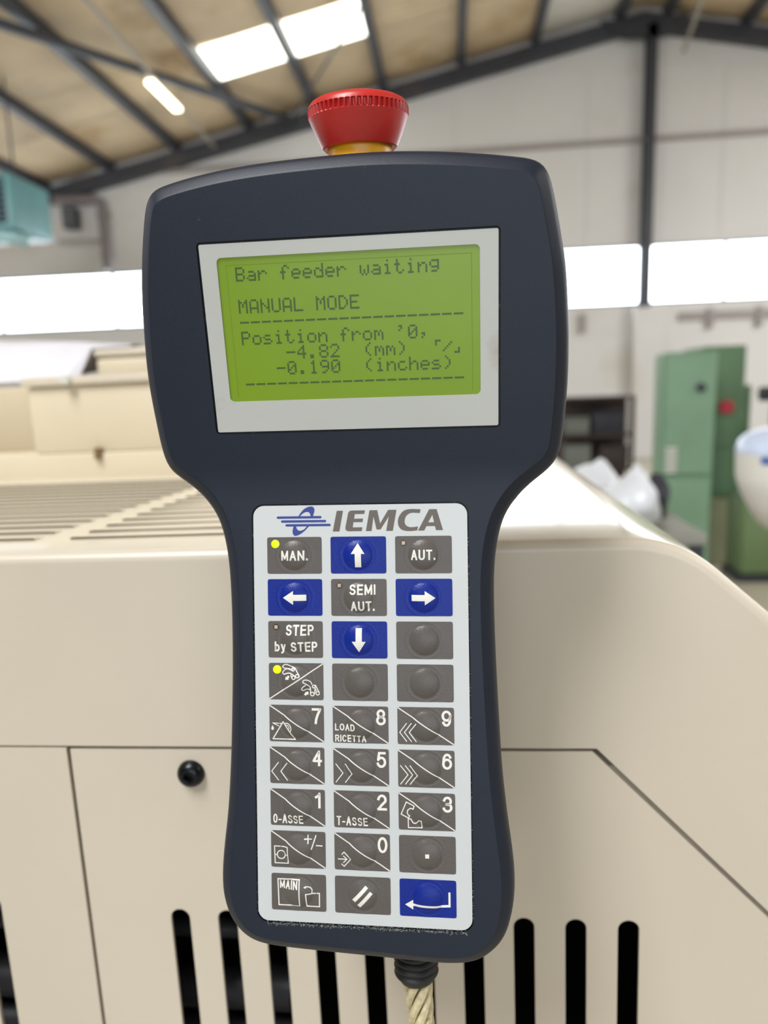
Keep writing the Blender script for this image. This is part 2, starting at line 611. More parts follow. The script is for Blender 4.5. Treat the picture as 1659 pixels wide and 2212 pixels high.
def bag(name, label, loc, w, d, h, mt, seed, cat='bag'):
    rnd = random.Random(seed)
    bm = bmesh.new()
    bmesh.ops.create_uvsphere(bm, u_segments=22, v_segments=14, radius=1)
    for v in bm.verts:
        x, y, z = v.co
        k = 1 + .10 * math.sin(5 * x + 3 * z + seed) + .07 * math.sin(9 * y - 4 * z + seed * 2) + rnd.uniform(-.02, .02)
        f = 1 - .55 * max(0, z) ** 1.5
        v.co = Vector((x * w * k * f + .25 * w * max(0, z), y * d * k * f, max(-1, z * k) * h / 2 + h / 2 if z > -.7 else 0))
    o = finish(name, bm, mt, smooth=True, ang=60)
    o.location = loc
    return tag(o, label, cat)


M_bag = mat('white_bag', (216, 220, 226), 0.3, var=0.05, bump=.5, bscale=30)
bag('plastic_bag', 'left white plastic bag lying behind the hood beside the pendant', (.535, 2.84, .97), .11, .12, .215, M_bag, 3)
bag('plastic_bag', 'right white plastic bag standing behind the hood next to black holdall', (.61, 2.50, .97), .092, .12, .225, M_bag, 5)
bag('black_holdall', 'black bag between the white bags and the green cabinet', (.775, 2.80, .97), .05, .10, .17,
    mat('black_cloth', (34, 36, 46), .7), 8)

# white container at the right edge
t = thing('white_container', 'white plastic container with a blue band at the right edge', 'container', (1.0, 2.2, 0))
bm = bmesh.new()
lathe(bm, [(0, 1.03), (.055, 1.035), (.085, 1.06), (.115, 1.11), (.142, 1.17), (.15, 1.20), (.152, 1.27)], 40, cap=False)
finish('tank', bm, M_white, t)
bm = bmesh.new()
lathe(bm, [(.153, 1.27), (.153, 1.283), (.145, 1.305), (.125, 1.325), (.09, 1.338), (0, 1.342)], 40, cap=False)
finish('lid', bm, mat('lid_pale_blue', (196, 208, 232), .3), t)
bm = bmesh.new()
lathe(bm, [(.1525, 1.245), (.1545, 1.247), (.1545, 1.265), (.1525, 1.267)], 40, cap=False)
bmesh.ops.delete(bm, geom=[v for v in bm.verts if v.co.x < -.125], context='VERTS')
finish('blue_band', bm, mat('band_blue', (60, 96, 170), .4), t)
bm = bmesh.new()
tube(bm, [(.03, 0, 0), (.03, 0, 1.04)], .03, 14)
finish('post', bm, M_dk, t)
bm = bmesh.new()
lathe(bm, [(0, 0), (.16, 0), (.16, .015), (.03, .62)], 30, Matrix.Translation((.03, 0, 0)))
finish('base_plate', bm, M_dk, t)

# ================================================================ THE MACHINE (bar feeder with a cream hood)
# local axes: x right along the front, y up, z towards the viewer; millimetres from the eye's foot on the front sheet
um = Vector((0.999935, -0.002305, 0.011170))
wm = Vector((0.002325, 0.999996, -0.001740))
upm = Vector((-0.011166, 0.001766, 0.999936))
DM = 0.3125
M_cream = mat('cream_paint', (198, 188, 172), 0.32, var=0.03, scale=7, dirt=(150, 138, 112), dscale=38, dthr=0.80)
M_cream2 = mat('cream_paint_aged', (204, 192, 168), 0.4, var=0.05, scale=6, dirt=(170, 150, 100), dscale=12, dthr=0.7)
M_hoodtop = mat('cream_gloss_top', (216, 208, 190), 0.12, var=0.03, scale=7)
M_seam = mat('seam_flange', (128, 120, 106), 0.6, var=0.1, scale=60)
M_black = mat('dark_interior', (10, 11, 14), 0.8, var=0.2)
MF = Matrix((um, upm, -wm)).transposed().to_4x4()
MF.translation = EYE + wm * DM
machine = thing('bar_feeder', 'long cream painted machine with hood and slotted panels behind the pendant', 'machine')
machine.matrix_world = MF
S = 0.001


def mmv(x, y, z):
    return Vector((x * S, y * S, z * S))


# hood profile, top edge, rounded shoulder and 42 degree slope
def hood_profile(off):
    """outer profile offset inwards by off (mm), from the left end to the floor on the right"""
    p = [(-1800, -69.5 - off), (-1200, -69.5 - off), (-600, -69.5 - off), (-200, -69.7 - off), (-60, -69.6 - off), (0, -69.5 - off)]
    R, cx, cy = 59, 74, -128.5
    for k in range(15):
        a = math.radians(42 * k / 14)
        p.append((cx + (R - off) * math.sin(a), cy + (R - off) * math.cos(a)))
    s42, c42 = math.sin(math.radians(42)), math.cos(math.radians(42))
    ex, ey = cx + R * s42, cy + R * c42
    for L in (60, 150, 240):
        p.append((ex + c42 * L - off * s42, ey - s42 * L - off * c42))
    ex, ey = ex + c42 * 240, ey - s42 * 240
    R2 = 60
    c2x, c2y = ex - R2 * s42, ey - R2 * c42
    for k in range(1, 9):
        a = math.radians(42 + 48 * k / 8)
        p.append((c2x + (R2 - off) * math.sin(a), c2y + (R2 - off) * math.cos(a)))
    p.append((p[-1][0], -1430 + 3))
    return p


bm = bmesh.new()
rings = []
r = 5.0
for k in range(13):
    a = math.radians(90 * k / 12)
    rings.append([bm.verts.new(mmv(x, y, -r * (1 - math.cos(a)) if k else 0)) for x, y in hood_profile(r * (1 - math.sin(a)))])
for dep in (40, 120, 240, 600, 1100, 1600):
    rings.append([bm.verts.new(mmv(x, y - 0.021 * (dep - 5) * max(0, min(1, -x / 150)), -dep)) for x, y in hood_profile(0)])  # top falls 1.2 degrees to the back
for ri_, (a, b) in enumerate(zip(rings, rings[1:])):
    for i in range(len(a) - 1):
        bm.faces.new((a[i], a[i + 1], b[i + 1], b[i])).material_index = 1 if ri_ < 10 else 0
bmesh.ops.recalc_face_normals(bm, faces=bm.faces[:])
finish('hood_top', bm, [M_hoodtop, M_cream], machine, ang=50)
# front sheet of the hood above the panels
prof = hood_profile(r)
bm = bmesh.new()
outer = prof + [(300, -1430), (300, -412.0), (143, -253.0), (61.5, -168.3), (-1800, -168.0)]
sheet(bm, outer, [], -1.5, 0, mmv)
finish('hood_front', bm, M_cream, machine, smooth=False)
# flange seen in the joints
bm = bmesh.new()
box(bm, -1.8, .075, -.178, -.160, -.0045, -.0022)
box(bm, -.206, -.19, -1.42, -.16, -.0045, -.0022)
sheet(bm, [(52, -160), (66, -160), (160, -254), (310, -404), (310, -430), (145, -265), (50, -172)], [], -4.5, -2.2, mmv)
finish('joint_flange', bm, M_seam, machine, smooth=False)


def slot(xc, y0, y1, w=10.2):
    r_ = w / 2
    o = []
    for k in range(13):
        a = math.radians(180 * k / 12)
        o.append((xc + r_ * math.cos(a), y1 - r_ + r_ * math.sin(a)))
    for k in range(13):
        a = math.radians(180 + 180 * k / 12)
        o.append((xc + r_ * math.cos(a), y0 + r_ + r_ * math.sin(a)))
    return o


slx = [-147.5 + 24.95 * i for i in range(10)]
bm = bmesh.new()
sheet(bm, [(-195.6, -1425), (298, -1425), (298, -414.5), (141.2, -254.4), (59.6, -170.0), (-195.6, -170.2)],
      [slot(x, -420, -258.6 + 0.16 * i * .6) for i, x in enumerate(slx)], -2.0, -0.2, mmv)
fp = finish('front_panel', bm, M_cream, machine, smooth=True, ang=30)
bm = bmesh.new()
sheet(bm, [(-1790, -1425), (-197.3, -1425), (-197.3, -169.4), (-1790, -168.9)],
      [slot(-250 - 24.95 * i, -420, -254) for i in range(8)], -1.6, 0.4, mmv)
finish('left_panel', bm, M_cream, machine, smooth=True, ang=30)
# bolt with hexagon socket
bm = bmesh.new()
Mb = Matrix.Translation(mmv(-134, -182.5, -.2))
lathe(bm, [(.0069, 0), (.0069, .0008), (.0064, .0024), (.0052, .0038), (.0038, .0046), (.0029, .0047)], 32, Mb, cap=False)
pr = []
for rr, zz in ((.0029, .0047), (.0026, .0046), (.0026, .0022), (0.0001, .0022)):
    pr.append([bm.verts.new(Mb @ Vector((rr * math.cos(math.pi * k / 3 + .3), rr * math.sin(math.pi * k / 3 + .3), zz))) for k in range(6)])
for a, b in zip(pr, pr[1:]):
    bridge(bm, a, b)
bmesh.ops.recalc_face_normals(bm, faces=bm.faces[:])
finish('bolt', bm, mat('black_oxide', (26, 28, 32), .28, metal=.6, var=.1), machine, ang=40)
# dark interior with a few bars behind the slots
bm = bmesh.new()
sheet(bm, [(-1790, -1420), (290, -1420), (290, -412), (56, -172), (-1790, -172)], [], -300, -295, mmv)
box(bm, -1.79, .05, -.165, -.160, -.30, -.01)
box(bm, -1.79, -.9, -1.42, -.16, -.30, -.01)
finish('interior_lining', bm, M_black, machine, smooth=False)
for y, rr in ((-.305, .006), (-.345, .012), (-.375, .008)):
    bm = bmesh.new()
    tube(bm, [(-.6, y, -.05), (-.105, y - .006, -.05)], rr, 12)
    finish('inner_rail', bm, mat('inner_rail', (58, 58, 62), .5, metal=.2), machine)

# louvres pressed in the hood top, two columns
M_louv = [M_cream2, mat('louvre_mouth_shade', (92, 80, 62), .7)]  # second colour puts the shade of the louvre openings on a closed face


def louvre(x0, x1, dep):
    """pressed louvre: low hump, closed front face painted dark as the shade of a mouth"""
    bm = bmesh.new()
    n = 10
    L = x1 - x0
    xs_ = [0, .5, 1.5, 3] + [L * k / 6 for k in range(1, 6)] + [L - 3, L - 1.5, L - .5, L]
    sec = []
    for x in xs_:
        e = min(1, math.sqrt(max(0, 1 - (1 - min(x, L - x) / 3.0) ** 2)) if min(x, L - x) < 3 else 1)
        h = 1.5 * e
        sec.append([bm.verts.new(mmv(x0 + x, -69.55 - .021 * (dep + dd - 5) * min(1, -(x0 + x) / 150) + hh * h, -(dep + dd))) for dd, hh in
                    ((0, 0.0), (0, .75), (.6, 1.0), (2.5, .95), (5.0, .45), (7.0, 0.0))])
    for a, b in zip(sec, sec[1:]):
        for i in range(5):
            f = bm.faces.new((a[i], a[i + 1], b[i + 1], b[i]))
            f.material_index = 1 if i == 0 else 0
    bmesh.ops.recalc_face_normals(bm, faces=bm.faces[:])
    return finish('louvre', bm, M_louv, machine, ang=60)


for k in range(15):
    dep = 36 + k * 19.6 + .12 * k * k
    louvre(-460, -222, dep)
    louvre(-203, -14, dep)
# raised cover at the back of the hood top
bm = bmesh.new()
box(bm, -1.06, -.022, -.092, -.0515, -.85, -.397, .003, 2)
finish('cover_plinth', bm, M_cream2, machine)
bm = bmesh.new()
box(bm, -.443, -.025, -.052, .0185, -.78, -.401, .004, 2)
finish('raised_cover', bm, M_cream2, machine)
bm = bmesh.new()
box(bm, -.447, -.020, .0185, .028, -.785, -.396, .003, 2)
finish('cover_lip', bm, M_cream, machine)
bm = bmesh.new()
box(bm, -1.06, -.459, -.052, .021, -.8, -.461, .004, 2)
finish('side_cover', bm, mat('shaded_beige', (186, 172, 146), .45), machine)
bm = bmesh.new()
tube(bm, [mmv(-370, -47, -397), mmv(-370, -58, -395)], .004, 12)
lathe(bm, [(.0, 0), (.004, 0), (.0048, .003), (.003, .006), (0, .007)], 20, Matrix.Translation(mmv(-370, -53, -401)))
finish('latch', bm, mat('brass_latch', (120, 98, 62), .4, metal=.4), machine)
bm = bmesh.new()
lathe(bm, [(0, 0), (.005, 0), (.0055, .003), (.004, .007), (0, .008)], 20, Matrix.Translation(mmv(-395, 23.5, -397)))
finish('clear_stop', bm, mat('clear_stop', (200, 204, 196), .15), machine)
# things lying on the raised cover
t = thing('beige_case', 'low beige case on the raised cover left of the pendant', 'case')
t.matrix_world = MF @ Matrix.Translation(mmv(-179, 28.2, -640))
bm = bmesh.new()
box(bm, -.262, .134, 0, .026, -.09, .09, .006, 3)
finish('case_body', bm, M_cream2, t)
bm = bmesh.new()
box(bm, -.264, .136, .026, .037, -.092, .092, .005, 3)
finish('case_lid', bm, M_cream, t)
bm = bmesh.new()
nx, ny = 36, 10
g = []
for i in range(nx + 1):
    row = []
    for j in range(ny + 1):
        u_, v_ = i / nx, j / ny
        x = -740 + 345 * u_
        h = (34 * (1 - u_) ** 1.1 + 2.5) * (0.35 + .65 * math.sin(math.pi * v_)) + 2.0 * math.sin(9 * u_ + 4 * v_) + 1.5
        on_case = x > -449
        if v_ == 0:                                   # the front hem hangs down beside the case
            y_, d_ = (66.0, 549) if on_case else (30.0, 528)
        elif v_ == 1:
            y_, d_ = 66.0, 725
        else:
            y_, d_ = 66.5 + max(.3, h), 545 + 180 * v_
        row.append(bm.verts.new(mmv(x, y_, -d_)))
    g.append(row)
for i in range(nx):
    for j in range(ny):
        bm.faces.new((g[i][j], g[i + 1][j], g[i + 1][j + 1], g[i][j + 1]))
bm.faces.new([g[i][0] for i in range(nx + 1)] + [g[i][ny] for i in range(nx, -1, -1)])
bmesh.ops.recalc_face_normals(bm, faces=bm.faces[:])
o = finish('dust_sheet', bm, mat('lilac_white_sheet', (208, 206, 212), .5, bump=.3, bscale=20), ang=70)
o.matrix_world = MF
tag(o, 'crumpled white plastic sheet lying on the raised cover at the left edge', 'sheet')

# ================================================================ THE PENDANT
# flat local axes in mm: a right, b up, c towards the viewer; the head is folded 16 degrees forward at b = 83.4
PM = Matrix((Vector((0.9998954, -0.0142520, -0.0024519)), Vector((0.0049015, 0.1744801, 0.9846485)),
             Vector((-0.0136054, -0.9845576, 0.1745317)))).transposed().to_4x4()
PM.translation = Vector((-0.0344201, 0.2374086, 1.3846640))
pendant = thing('handheld_controller', 'dark grey handheld machine control pendant with green display and keypad, red stop button on top',
                'controller')
pendant.matrix_world = PM
BB, TH, LZ = 83.43, math.radians(16.0), 7.0
KP = TH / (2 * LZ)


def bend(a, b, c):
    s = b - BB
    if s <= -LZ:
        return Vector((a * S, b * S, c * S))
    if s < LZ:
        ph = KP * (s + LZ)
        y, z = BB - LZ + math.sin(ph) / KP, (1 - math.cos(ph)) / KP
    else:
        ph = TH
        y, z = BB - LZ + math.sin(ph) / KP + (s - LZ) * math.cos(ph), (1 - math.cos(ph)) / KP + (s - LZ) * math.sin(ph)
    return Vector((a, y - c * math.sin(ph), z + c * math.cos(ph))) * S


def flat(a, b, c):
    return Vector((a, b, c))


def bend_bm(bm):
    """cut the flat mesh into strips across the fold, then fold it"""
    for k in range(9):
        b = BB - LZ + 2 * LZ * k / 8
        bmesh.ops.bisect_plane(bm, geom=bm.verts[:] + bm.edges[:] + bm.faces[:], plane_co=(0, b, 0), plane_no=(0, 1, 0), dist=1e-4)
    for v in bm.verts:
        v.co = bend(*v.co)


M_plas = mat('charcoal_plastic', (17, 26, 41), 0.48, spec=.36, var=0.05, scale=60, bump=0.05, bscale=1400, dirt=(66, 70, 78), dscale=300, dthr=0.74)
M_plas2 = mat('charcoal_plastic_back', (22, 26, 34), 0.5, spec=.36, var=0.05, scale=60)
M_bez = mat('satin_bezel', (174, 176, 173), 0.45, var=0.02, scale=30, dirt=(140, 118, 100), dscale=26, dthr=0.63)
M_mem = mat('keypad_white', (186, 190, 192), 0.42, var=0.015, scale=40, dirt=(168, 160, 146), dscale=30, dthr=0.69)
M_kg = mat('key_grey', (84, 79, 76), 0.34, spec=.36, var=0.04, scale=120, bump=.12, bscale=1500)
M_kb = mat('key_blue', (5, 33, 124), 0.36, spec=.28, var=0.04, scale=120, bump=.12, bscale=1500)
M_leg = mat('legend_white', (216, 214, 208), 0.45, var=0.01)
M_legb = mat('logo_blue', (38, 56, 130), 0.45, var=0.01)
M_legg = mat('logo_grey', (92, 84, 78), 0.45, var=0.01)
M_groove = mat('groove_dark', (24, 28, 32), 0.6, var=0.2, scale=200, dirt=(96, 92, 80), dscale=500, dthr=.6)

OUT = [(-62.5, 185.9), (-56.9, 187.3), (-41.8, 189.8), (-24.4, 191.3), (-6.0, 192.0), (8.7, 192.2), (26.1, 191.4), (45.1, 189.5),
       (54.0, 188.2), (60.8, 187.0), (64.2, 185.6), (66.4, 182.4), (68.8, 173.4), (71.1, 161.8), (72.4, 155.0), (73.5, 142.1),
       (74.1, 131.4), (74.1, 115.1), (73.4, 103.8), (72.6, 94.6), (71.4, 89.6), (68.0, 85.6), (62.4, 81.8), (56.2, 76.4), (51.9, 69.4),
       (49.7, 61.0), (48.6, 52.5), (48.3, 39.0), (48.9, 13.6), (49.6, -3.3), (50.4, -20.0), (51.9, -36.0), (53.5, -48.8),
       (54.4, -57.8), (54.3, -66.0), (53.2, -73.5), (51.0, -80.5), (47.2, -85.8), (42.3, -89.5), (35.8, -91.5), (25.9, -91.9),
       (6.0, -91.0), (-14.1, -90.1), (-30.6, -89.2), (-39.9, -88.1), (-45.6, -85.6), (-50.0, -81.0), (-53.0, -75.3), (-54.4, -69.0),
       (-54.5, -61.0), (-53.6, -51.0), (-52.1, -39.0), (-50.9, -22.0), (-50.2, -5.2), (-49.6, 21.2), (-49.9, 44.2), (-50.8, 56.5),
       (-52.3, 64.8), (-54.5, 71.2), (-58.2, 76.9), (-63.6, 81.8), (-68.6, 85.2), (-72.3, 88.0), (-74.0, 92.6), (-75.6, 108.4),
       (-76.3, 122.9), (-75.6, 138.8), (-74.2, 154.1), (-72.3, 166.0), (-69.6, 178.0), (-68.4, 181.6), (-66.2, 184.6)]


def dense(pts, step=1.6):
    """closed Catmull-Rom resample"""
    n = len(pts)
    raw = []
    for i in range(n):
        p0, p1, p2, p3 = [Vector(pts[(i + k) % n]) for k in (-1, 0, 1, 2)]
        t0 = 0.0
        t1 = (p1 - p0).length ** .5
        t2 = t1 + (p2 - p1).length ** .5
        t3 = t2 + (p3 - p2).length ** .5
        for k in range(12):
            t_ = t1 + (t2 - t1) * k / 12
            A1 = (t1 - t_) / (t1 - t0) * p0 + (t_ - t0) / (t1 - t0) * p1
            A2 = (t2 - t_) / (t2 - t1) * p1 + (t_ - t1) / (t2 - t1) * p2
            A3 = (t3 - t_) / (t3 - t2) * p2 + (t_ - t2) / (t3 - t2) * p3
            B1 = (t2 - t_) / (t2 - t0) * A1 + (t_ - t0) / (t2 - t0) * A2
            B2 = (t3 - t_) / (t3 - t1) * A2 + (t_ - t1) / (t3 - t1) * A3
            raw.append((t2 - t_) / (t2 - t1) * B1 + (t_ - t1) / (t2 - t1) * B2)
    out, acc = [raw[0]], 0.0
    for a, b in zip(raw, raw[1:]):
        acc += (b - a).length
        if acc >= step:
            out.append(b)
            acc = 0.0
    for _ in range(3):
        out = [(out[i - 1] + out[i] * 2 + out[(i + 1) % len(out)]) / 4 for i in range(len(out))]
    return out


OUTD = dense(OUT)


def inset(pts, d):
    """offset a clockwise loop inwards, dropping swallowtails by clamping to the local clearance"""
    n = len(pts)
    cx = [p.copy() for p in pts]
    steps = max(1, int(abs(d) / 0.5 + .5))
    for _ in range(steps):
        nn = []
        for i in range(n):
            t_ = (cx[(i + 2) % n] - cx[i - 2])
            if t_.length < 1e-6:
                t_ = cx[(i + 3) % n] - cx[i - 3]
            t_.normalize()
            nn.append(Vector((t_.y, -t_.x)))
        cx = [cx[i] + nn[i] * (d / steps) for i in range(n)]
        cx = [(cx[i - 1] + cx[i] * 6 + cx[(i + 1) % n]) / 8 for i in range(n)]
    return cx


BZ = rrect(-50.7, 50.7, 101.7, 166.8, 1.5, 4)          # bezel recess
KPD = rrect(-39.5, 39.4, -77.2, 75.7, 4.4, 6)          # keypad recess
bm = bmesh.new()
prof = [(5.3, 0.0), (5.0, -.14), (4.4, -.55), (3.2, -1.5), (2.0, -2.55), (1.2, -3.5), (.5, -5.0), (0.1, -7.0), (0.0, -9.0), (0.0, -13.0)]
loops = []
_, vl = fill(bm, [[(p.x, p.y) for p in inset(OUTD, prof[0][0])], BZ, KPD], 0.0)
loops.append(vl[0])
for d, c in prof[1:]:
    loops.append([bm.verts.new((p.x, p.y, c)) for p in inset(OUTD, d)])
for a, b in zip(loops, loops[1:]):
    bridge(bm, a, b)
for hole, dep in ((vl[1], -1.1), (vl[2], -1.0)):
    lo = [bm.verts.new((v.co.x, v.co.y, dep)) for v in hole]
    bridge(bm, hole, lo)
for e in bm.edges:
    e.smooth = True
bend_bm(bm)
bmesh.ops.recalc_face_normals(bm, faces=bm.faces[:])
finish('front_shell', bm, M_plas, pendant, ang=28, wn=True)
# rear shell with a parting groove
bm = bmesh.new()
loops = []
for d, c in ((0.0, -13.0), (.7, -13.1), (.7, -13.8), (0.05, -13.9), (0.0, -16.0), (0.2, -24), (1.4, -32), (4.0, -38), (8.0, -41.5)):
    loops.append([bm.verts.new((p.x, p.y, c)) for p in inset(OUTD, d)])
for a, b in zip(loops, loops[1:]):
    bridge(bm, a, b)
es = [bm.edges.get((loops[-1][i], loops[-1][(i + 1) % len(OUTD)])) for i in range(len(OUTD))]
bmesh.ops.triangle_fill(bm, use_beauty=True, edges=[e for e in es if e], normal=(0, 0, -1))
bend_bm(bm)
bmesh.ops.recalc_face_normals(bm, faces=bm.faces[:])
finish('rear_shell', bm, M_plas2, pendant, ang=40)
# recess floors
bm = bmesh.new()
fill(bm, [BZ], -1.05)
fill(bm, [KPD], -0.95)
for v in bm.verts:
    v.co = bend(*v.co)
bmesh.ops.recalc_face_normals(bm, faces=bm.faces[:])
for f in bm.faces:
    f.smooth = False
finish('recess_floor', bm, M_groove, pendant, smooth=False)
# bezel with rounded window
WIN = rrect(-44.3, 44.0, 113.2, 161.6, 1.6, 5)
bm = bmesh.new()
sheet(bm, rrect(-50.0, 50.0, 102.4, 166.1, 0.5, 2), [WIN], -1.0, -0.25, bend)
bezel = finish('display_bezel', bm, M_bez, pendant, smooth=False)
bezel['label'] = 'pale satin display surround, worn at the corners'
# display glass: lit green liquid crystal with printed dots
M_lcd = mat('lcd_green', (98, 128, 14), 0.3, var=0.05, scale=25, emit=(136, 160, 6), estr=0.16)
M_dot = mat('lcd_dots', (52, 78, 30), 0.4, var=0.02, emit=(50, 80, 20), estr=0.10)
M_dark_lcd = mat('lcd_rim', (96, 118, 22), 0.5, var=.02, emit=(90, 125, 12), estr=0.08)
bm = bmesh.new()
fill(bm, [rrect(-44.6, 44.3, 112.9, 161.9, 1.6, 5)], -0.75, bend)
bmesh.ops.recalc_face_normals(bm, faces=bm.faces[:])
lcd = finish('display', bm, M_lcd, pendant, smooth=False)
lcd['label'] = 'lit yellow green character display'
# thin seam of the backlight frame
bm = bmesh.new()
for x0, x1, y0, y1 in ((-41.2, 41.2, 158.95, 159.15), (-41.4, -41.2, 114.5, 159.15), (41.2, 41.4, 114.5, 159.15)):
    vs = [bm.verts.new(bend(x, y, -.72)) for x, y in ((x0, y0), (x1, y0), (x1, y1), (x0, y1))]
    bm.faces.new(vs)
finish('viewing_frame', bm, M_dark_lcd, lcd, smooth=False)

G5 = {
    'B': '11110 10001 10001 11110 10001 10001 11110', 'a': '00000 00000 01110 00001 01111 10001 01111',
    'r': '00000 00000 10110 11001 10000 10000 10000', 'f': '00110 01001 01000 11100 01000 01000 01000',
    'e': '00000 00000 01110 10001 11111 10000 01110', 'd': '00001 00001 01101 10011 10001 10001 01111',
    'w': '00000 00000 10001 10001 10101 10101 01010', 'i': '00100 00000 01100 00100 00100 00100 01110',
    't': '01000 01000 11100 01000 01000 01001 00110', 'n': '00000 00000 10110 11001 10001 10001 10001',
    'g': '00000 01111 10001 10001 01111 00001 01110', 'M': '10001 11011 10101 10101 10001 10001 10001',
    'A': '01110 10001 10001 10001 11111 10001 10001', 'N': '10001 10001 11001 10101 10011 10001 10001',
    'U': '10001 10001 10001 10001 10001 10001 01110', 'L': '10000 10000 10000 10000 10000 10000 11111',
    'O': '01110 10001 10001 10001 10001 10001 01110', 'D': '11100 10010 10001 10001 10001 10010 11100',
    'E': '11111 10000 10000 11110 10000 10000 11111', 'P': '11110 10001 10001 11110 10000 10000 10000',
    'o': '00000 00000 01110 10001 10001 10001 01110', 's': '00000 00000 01110 10000 01110 00001 11110',
    'm': '00000 00000 11010 10101 10101 10001 10001', 'c': '00000 00000 01110 10000 10000 10001 01110',
    'h': '10000 10000 10110 11001 10001 10001 10001', "'": '01100 00100 01000 00000 00000 00000 00000',
    '0': '01110 10001 10011 10101 11001 10001 01110', ',': '00000 00000 00000 00000 01100 00100 01000',
    '-': '00000 00000 00000 11111 00000 00000 00000', '4': '00010 00110 01010 10010 11111 00010 00010',
    '.': '00000 00000 00000 00000 00000 01100 01100', '8': '01110 10001 10001 01110 10001 10001 01110',
    '2': '01110 10001 00001 00010 00100 01000 11111', '(': '00010 00100 01000 01000 01000 00100 00010',
    ')': '01000 00100 00010 00010 00010 00100 01000', '1': '00100 01100 00100 00100 00100 00100 01110',
    '9': '01110 10001 10001 01111 00001 00010 01100', '/': '00000 00001 00010 00100 01000 10000 00000',
    '[': '00111 00100 00100 00000 00000 00000 00000', ']': '00000 00000 00000 00000 00100 00100 11100'}
ROWS = ['Bar feeder waiting', '', 'MANUAL MODE', '-' * 20, "Position from '0,", '    -4.82  (mm)  [/]', '   -0.190  (inches)', '-' * 20]
DP, DQ = 0.6445, 0.660
for ri, s in enumerate(ROWS):
    if not s.strip():
        continue
    bm = bmesh.new()
    for ci, ch in enumerate(s):
        if ch == ' ':
            continue
        for j, line in enumerate(G5[ch].split()):
            for i, bit in enumerate(line):
                if bit == '1':
                    x = -38.25 + (ci * 6 + i) * DP
                    y = 158.35 - (ri * 8 + j) * DQ
                    bm.faces.new([bm.verts.new(bend(x + p * DP * .93, y - q * DQ * .93, -.70)) for p, q in ((0, 0), (0, 1), (1, 1), (1, 0))])
    bmesh.ops.recalc_face_normals(bm, faces=bm.faces[:])
    o = finish('display_text', bm, M_dot, lcd, smooth=False)
    if '-' * 5 in s:
        o['label'] = 'dashed rule across the display'
    else:
        o['label'] = 'dot matrix line reading ' + ' '.join(s.replace('[/]', '').split())


# ---- keypad membrane, keys, legends
def dome(x, y, cx, cy, R=5.35, H=1.25):
    q = ((x - cx) ** 2 + (y - cy) ** 2) ** .5
    base = 0.0
    if 5.9 < q < 7.1:                                    # faint pressed ring round the dome
        base = 0.07 * math.sin(math.pi * (q - 5.9) / 1.2)
    if q >= R:
        return base
    return H * (1 - (q / R) ** 2) ** 0.8


KZ = -0.05                                              # key sheet level
bm = bmesh.new()
sheet(bm, rrect(-39.0, 38.9, -76.6, 75.1, 4.0, 8), [], -0.93, -0.12, flat)
for v in bm.verts:
    v.co = v.co * S
membrane = finish('keypad_membrane', bm, M_mem, pendant, smooth=False)
membrane['label'] = 'white keypad membrane with rounded corners and a printed logo'


def printed(name, bm, mt, parent, key=None, step=0.45, lift=0.06):
    """flat print in mm; over a dome key it is cut fine and laid on the dome"""
    bmesh.ops.triangulate(bm, faces=bm.faces[:])
    if key:
        cx, cy = key
        xs_ = [v.co.x for v in bm.verts]
        ys_ = [v.co.y for v in bm.verts]
        x = cx - 5.6
        while x < cx + 5.7:
            if min(xs_) < x < max(xs_):
                bmesh.ops.bisect_plane(bm, geom=bm.verts[:] + bm.edges[:] + bm.faces[:], plane_co=(x, 0, 0), plane_no=(1, 0, 0), dist=1e-5)
            x += step
        y = cy - 5.6
        while y < cy + 5.7:
            if min(ys_) < y < max(ys_):
                bmesh.ops.bisect_plane(bm, geom=bm.verts[:] + bm.edges[:] + bm.faces[:], plane_co=(0, y, 0), plane_no=(0, 1, 0), dist=1e-5)
            y += step
        for v in bm.verts:
            v.co = Vector((v.co.x, v.co.y, KZ + dome(v.co.x, v.co.y, cx, cy) + lift)) * S
    else:
        for v in bm.verts:
            v.co = Vector((v.co.x, v.co.y, -.12 + lift)) * S
    for f in bm.faces:
        if f.normal.z < 0:
            f.normal_flip()
    return finish(name, bm, mt, parent, smooth=bool(key), ang=60)


def poly(bm, pts, holes=()):
    fill(bm, [pts] + list(holes), 0.0)


def ribbon(bm, P, w, closed=False):
    n = len(P)
    L_, R_ = [], []
    for i in range(n):
        a = P[i] - P[i - 1] if (i > 0 or closed) else P[1] - P[0]
        b = P[(i + 1) % n] - P[i] if (i < n - 1 or closed) else P[i] - P[i - 1]
        a, b = a.normalized(), b.normalized()
        na, nb = Vector((-a.y, a.x)), Vector((-b.y, b.x))
        m_ = (na + nb).normalized()
        k = min(1.55, 1 / max(.3, m_.dot(na)))
        L_.append(bm.verts.new((P[i] + m_ * w / 2 * k).to_3d()))
        R_.append(bm.verts.new((P[i] - m_ * w / 2 * k).to_3d()))
    for i in range(n if closed else n - 1):
        j = (i + 1) % n
        bm.faces.new((L_[i], L_[j], R_[j], R_[i]))


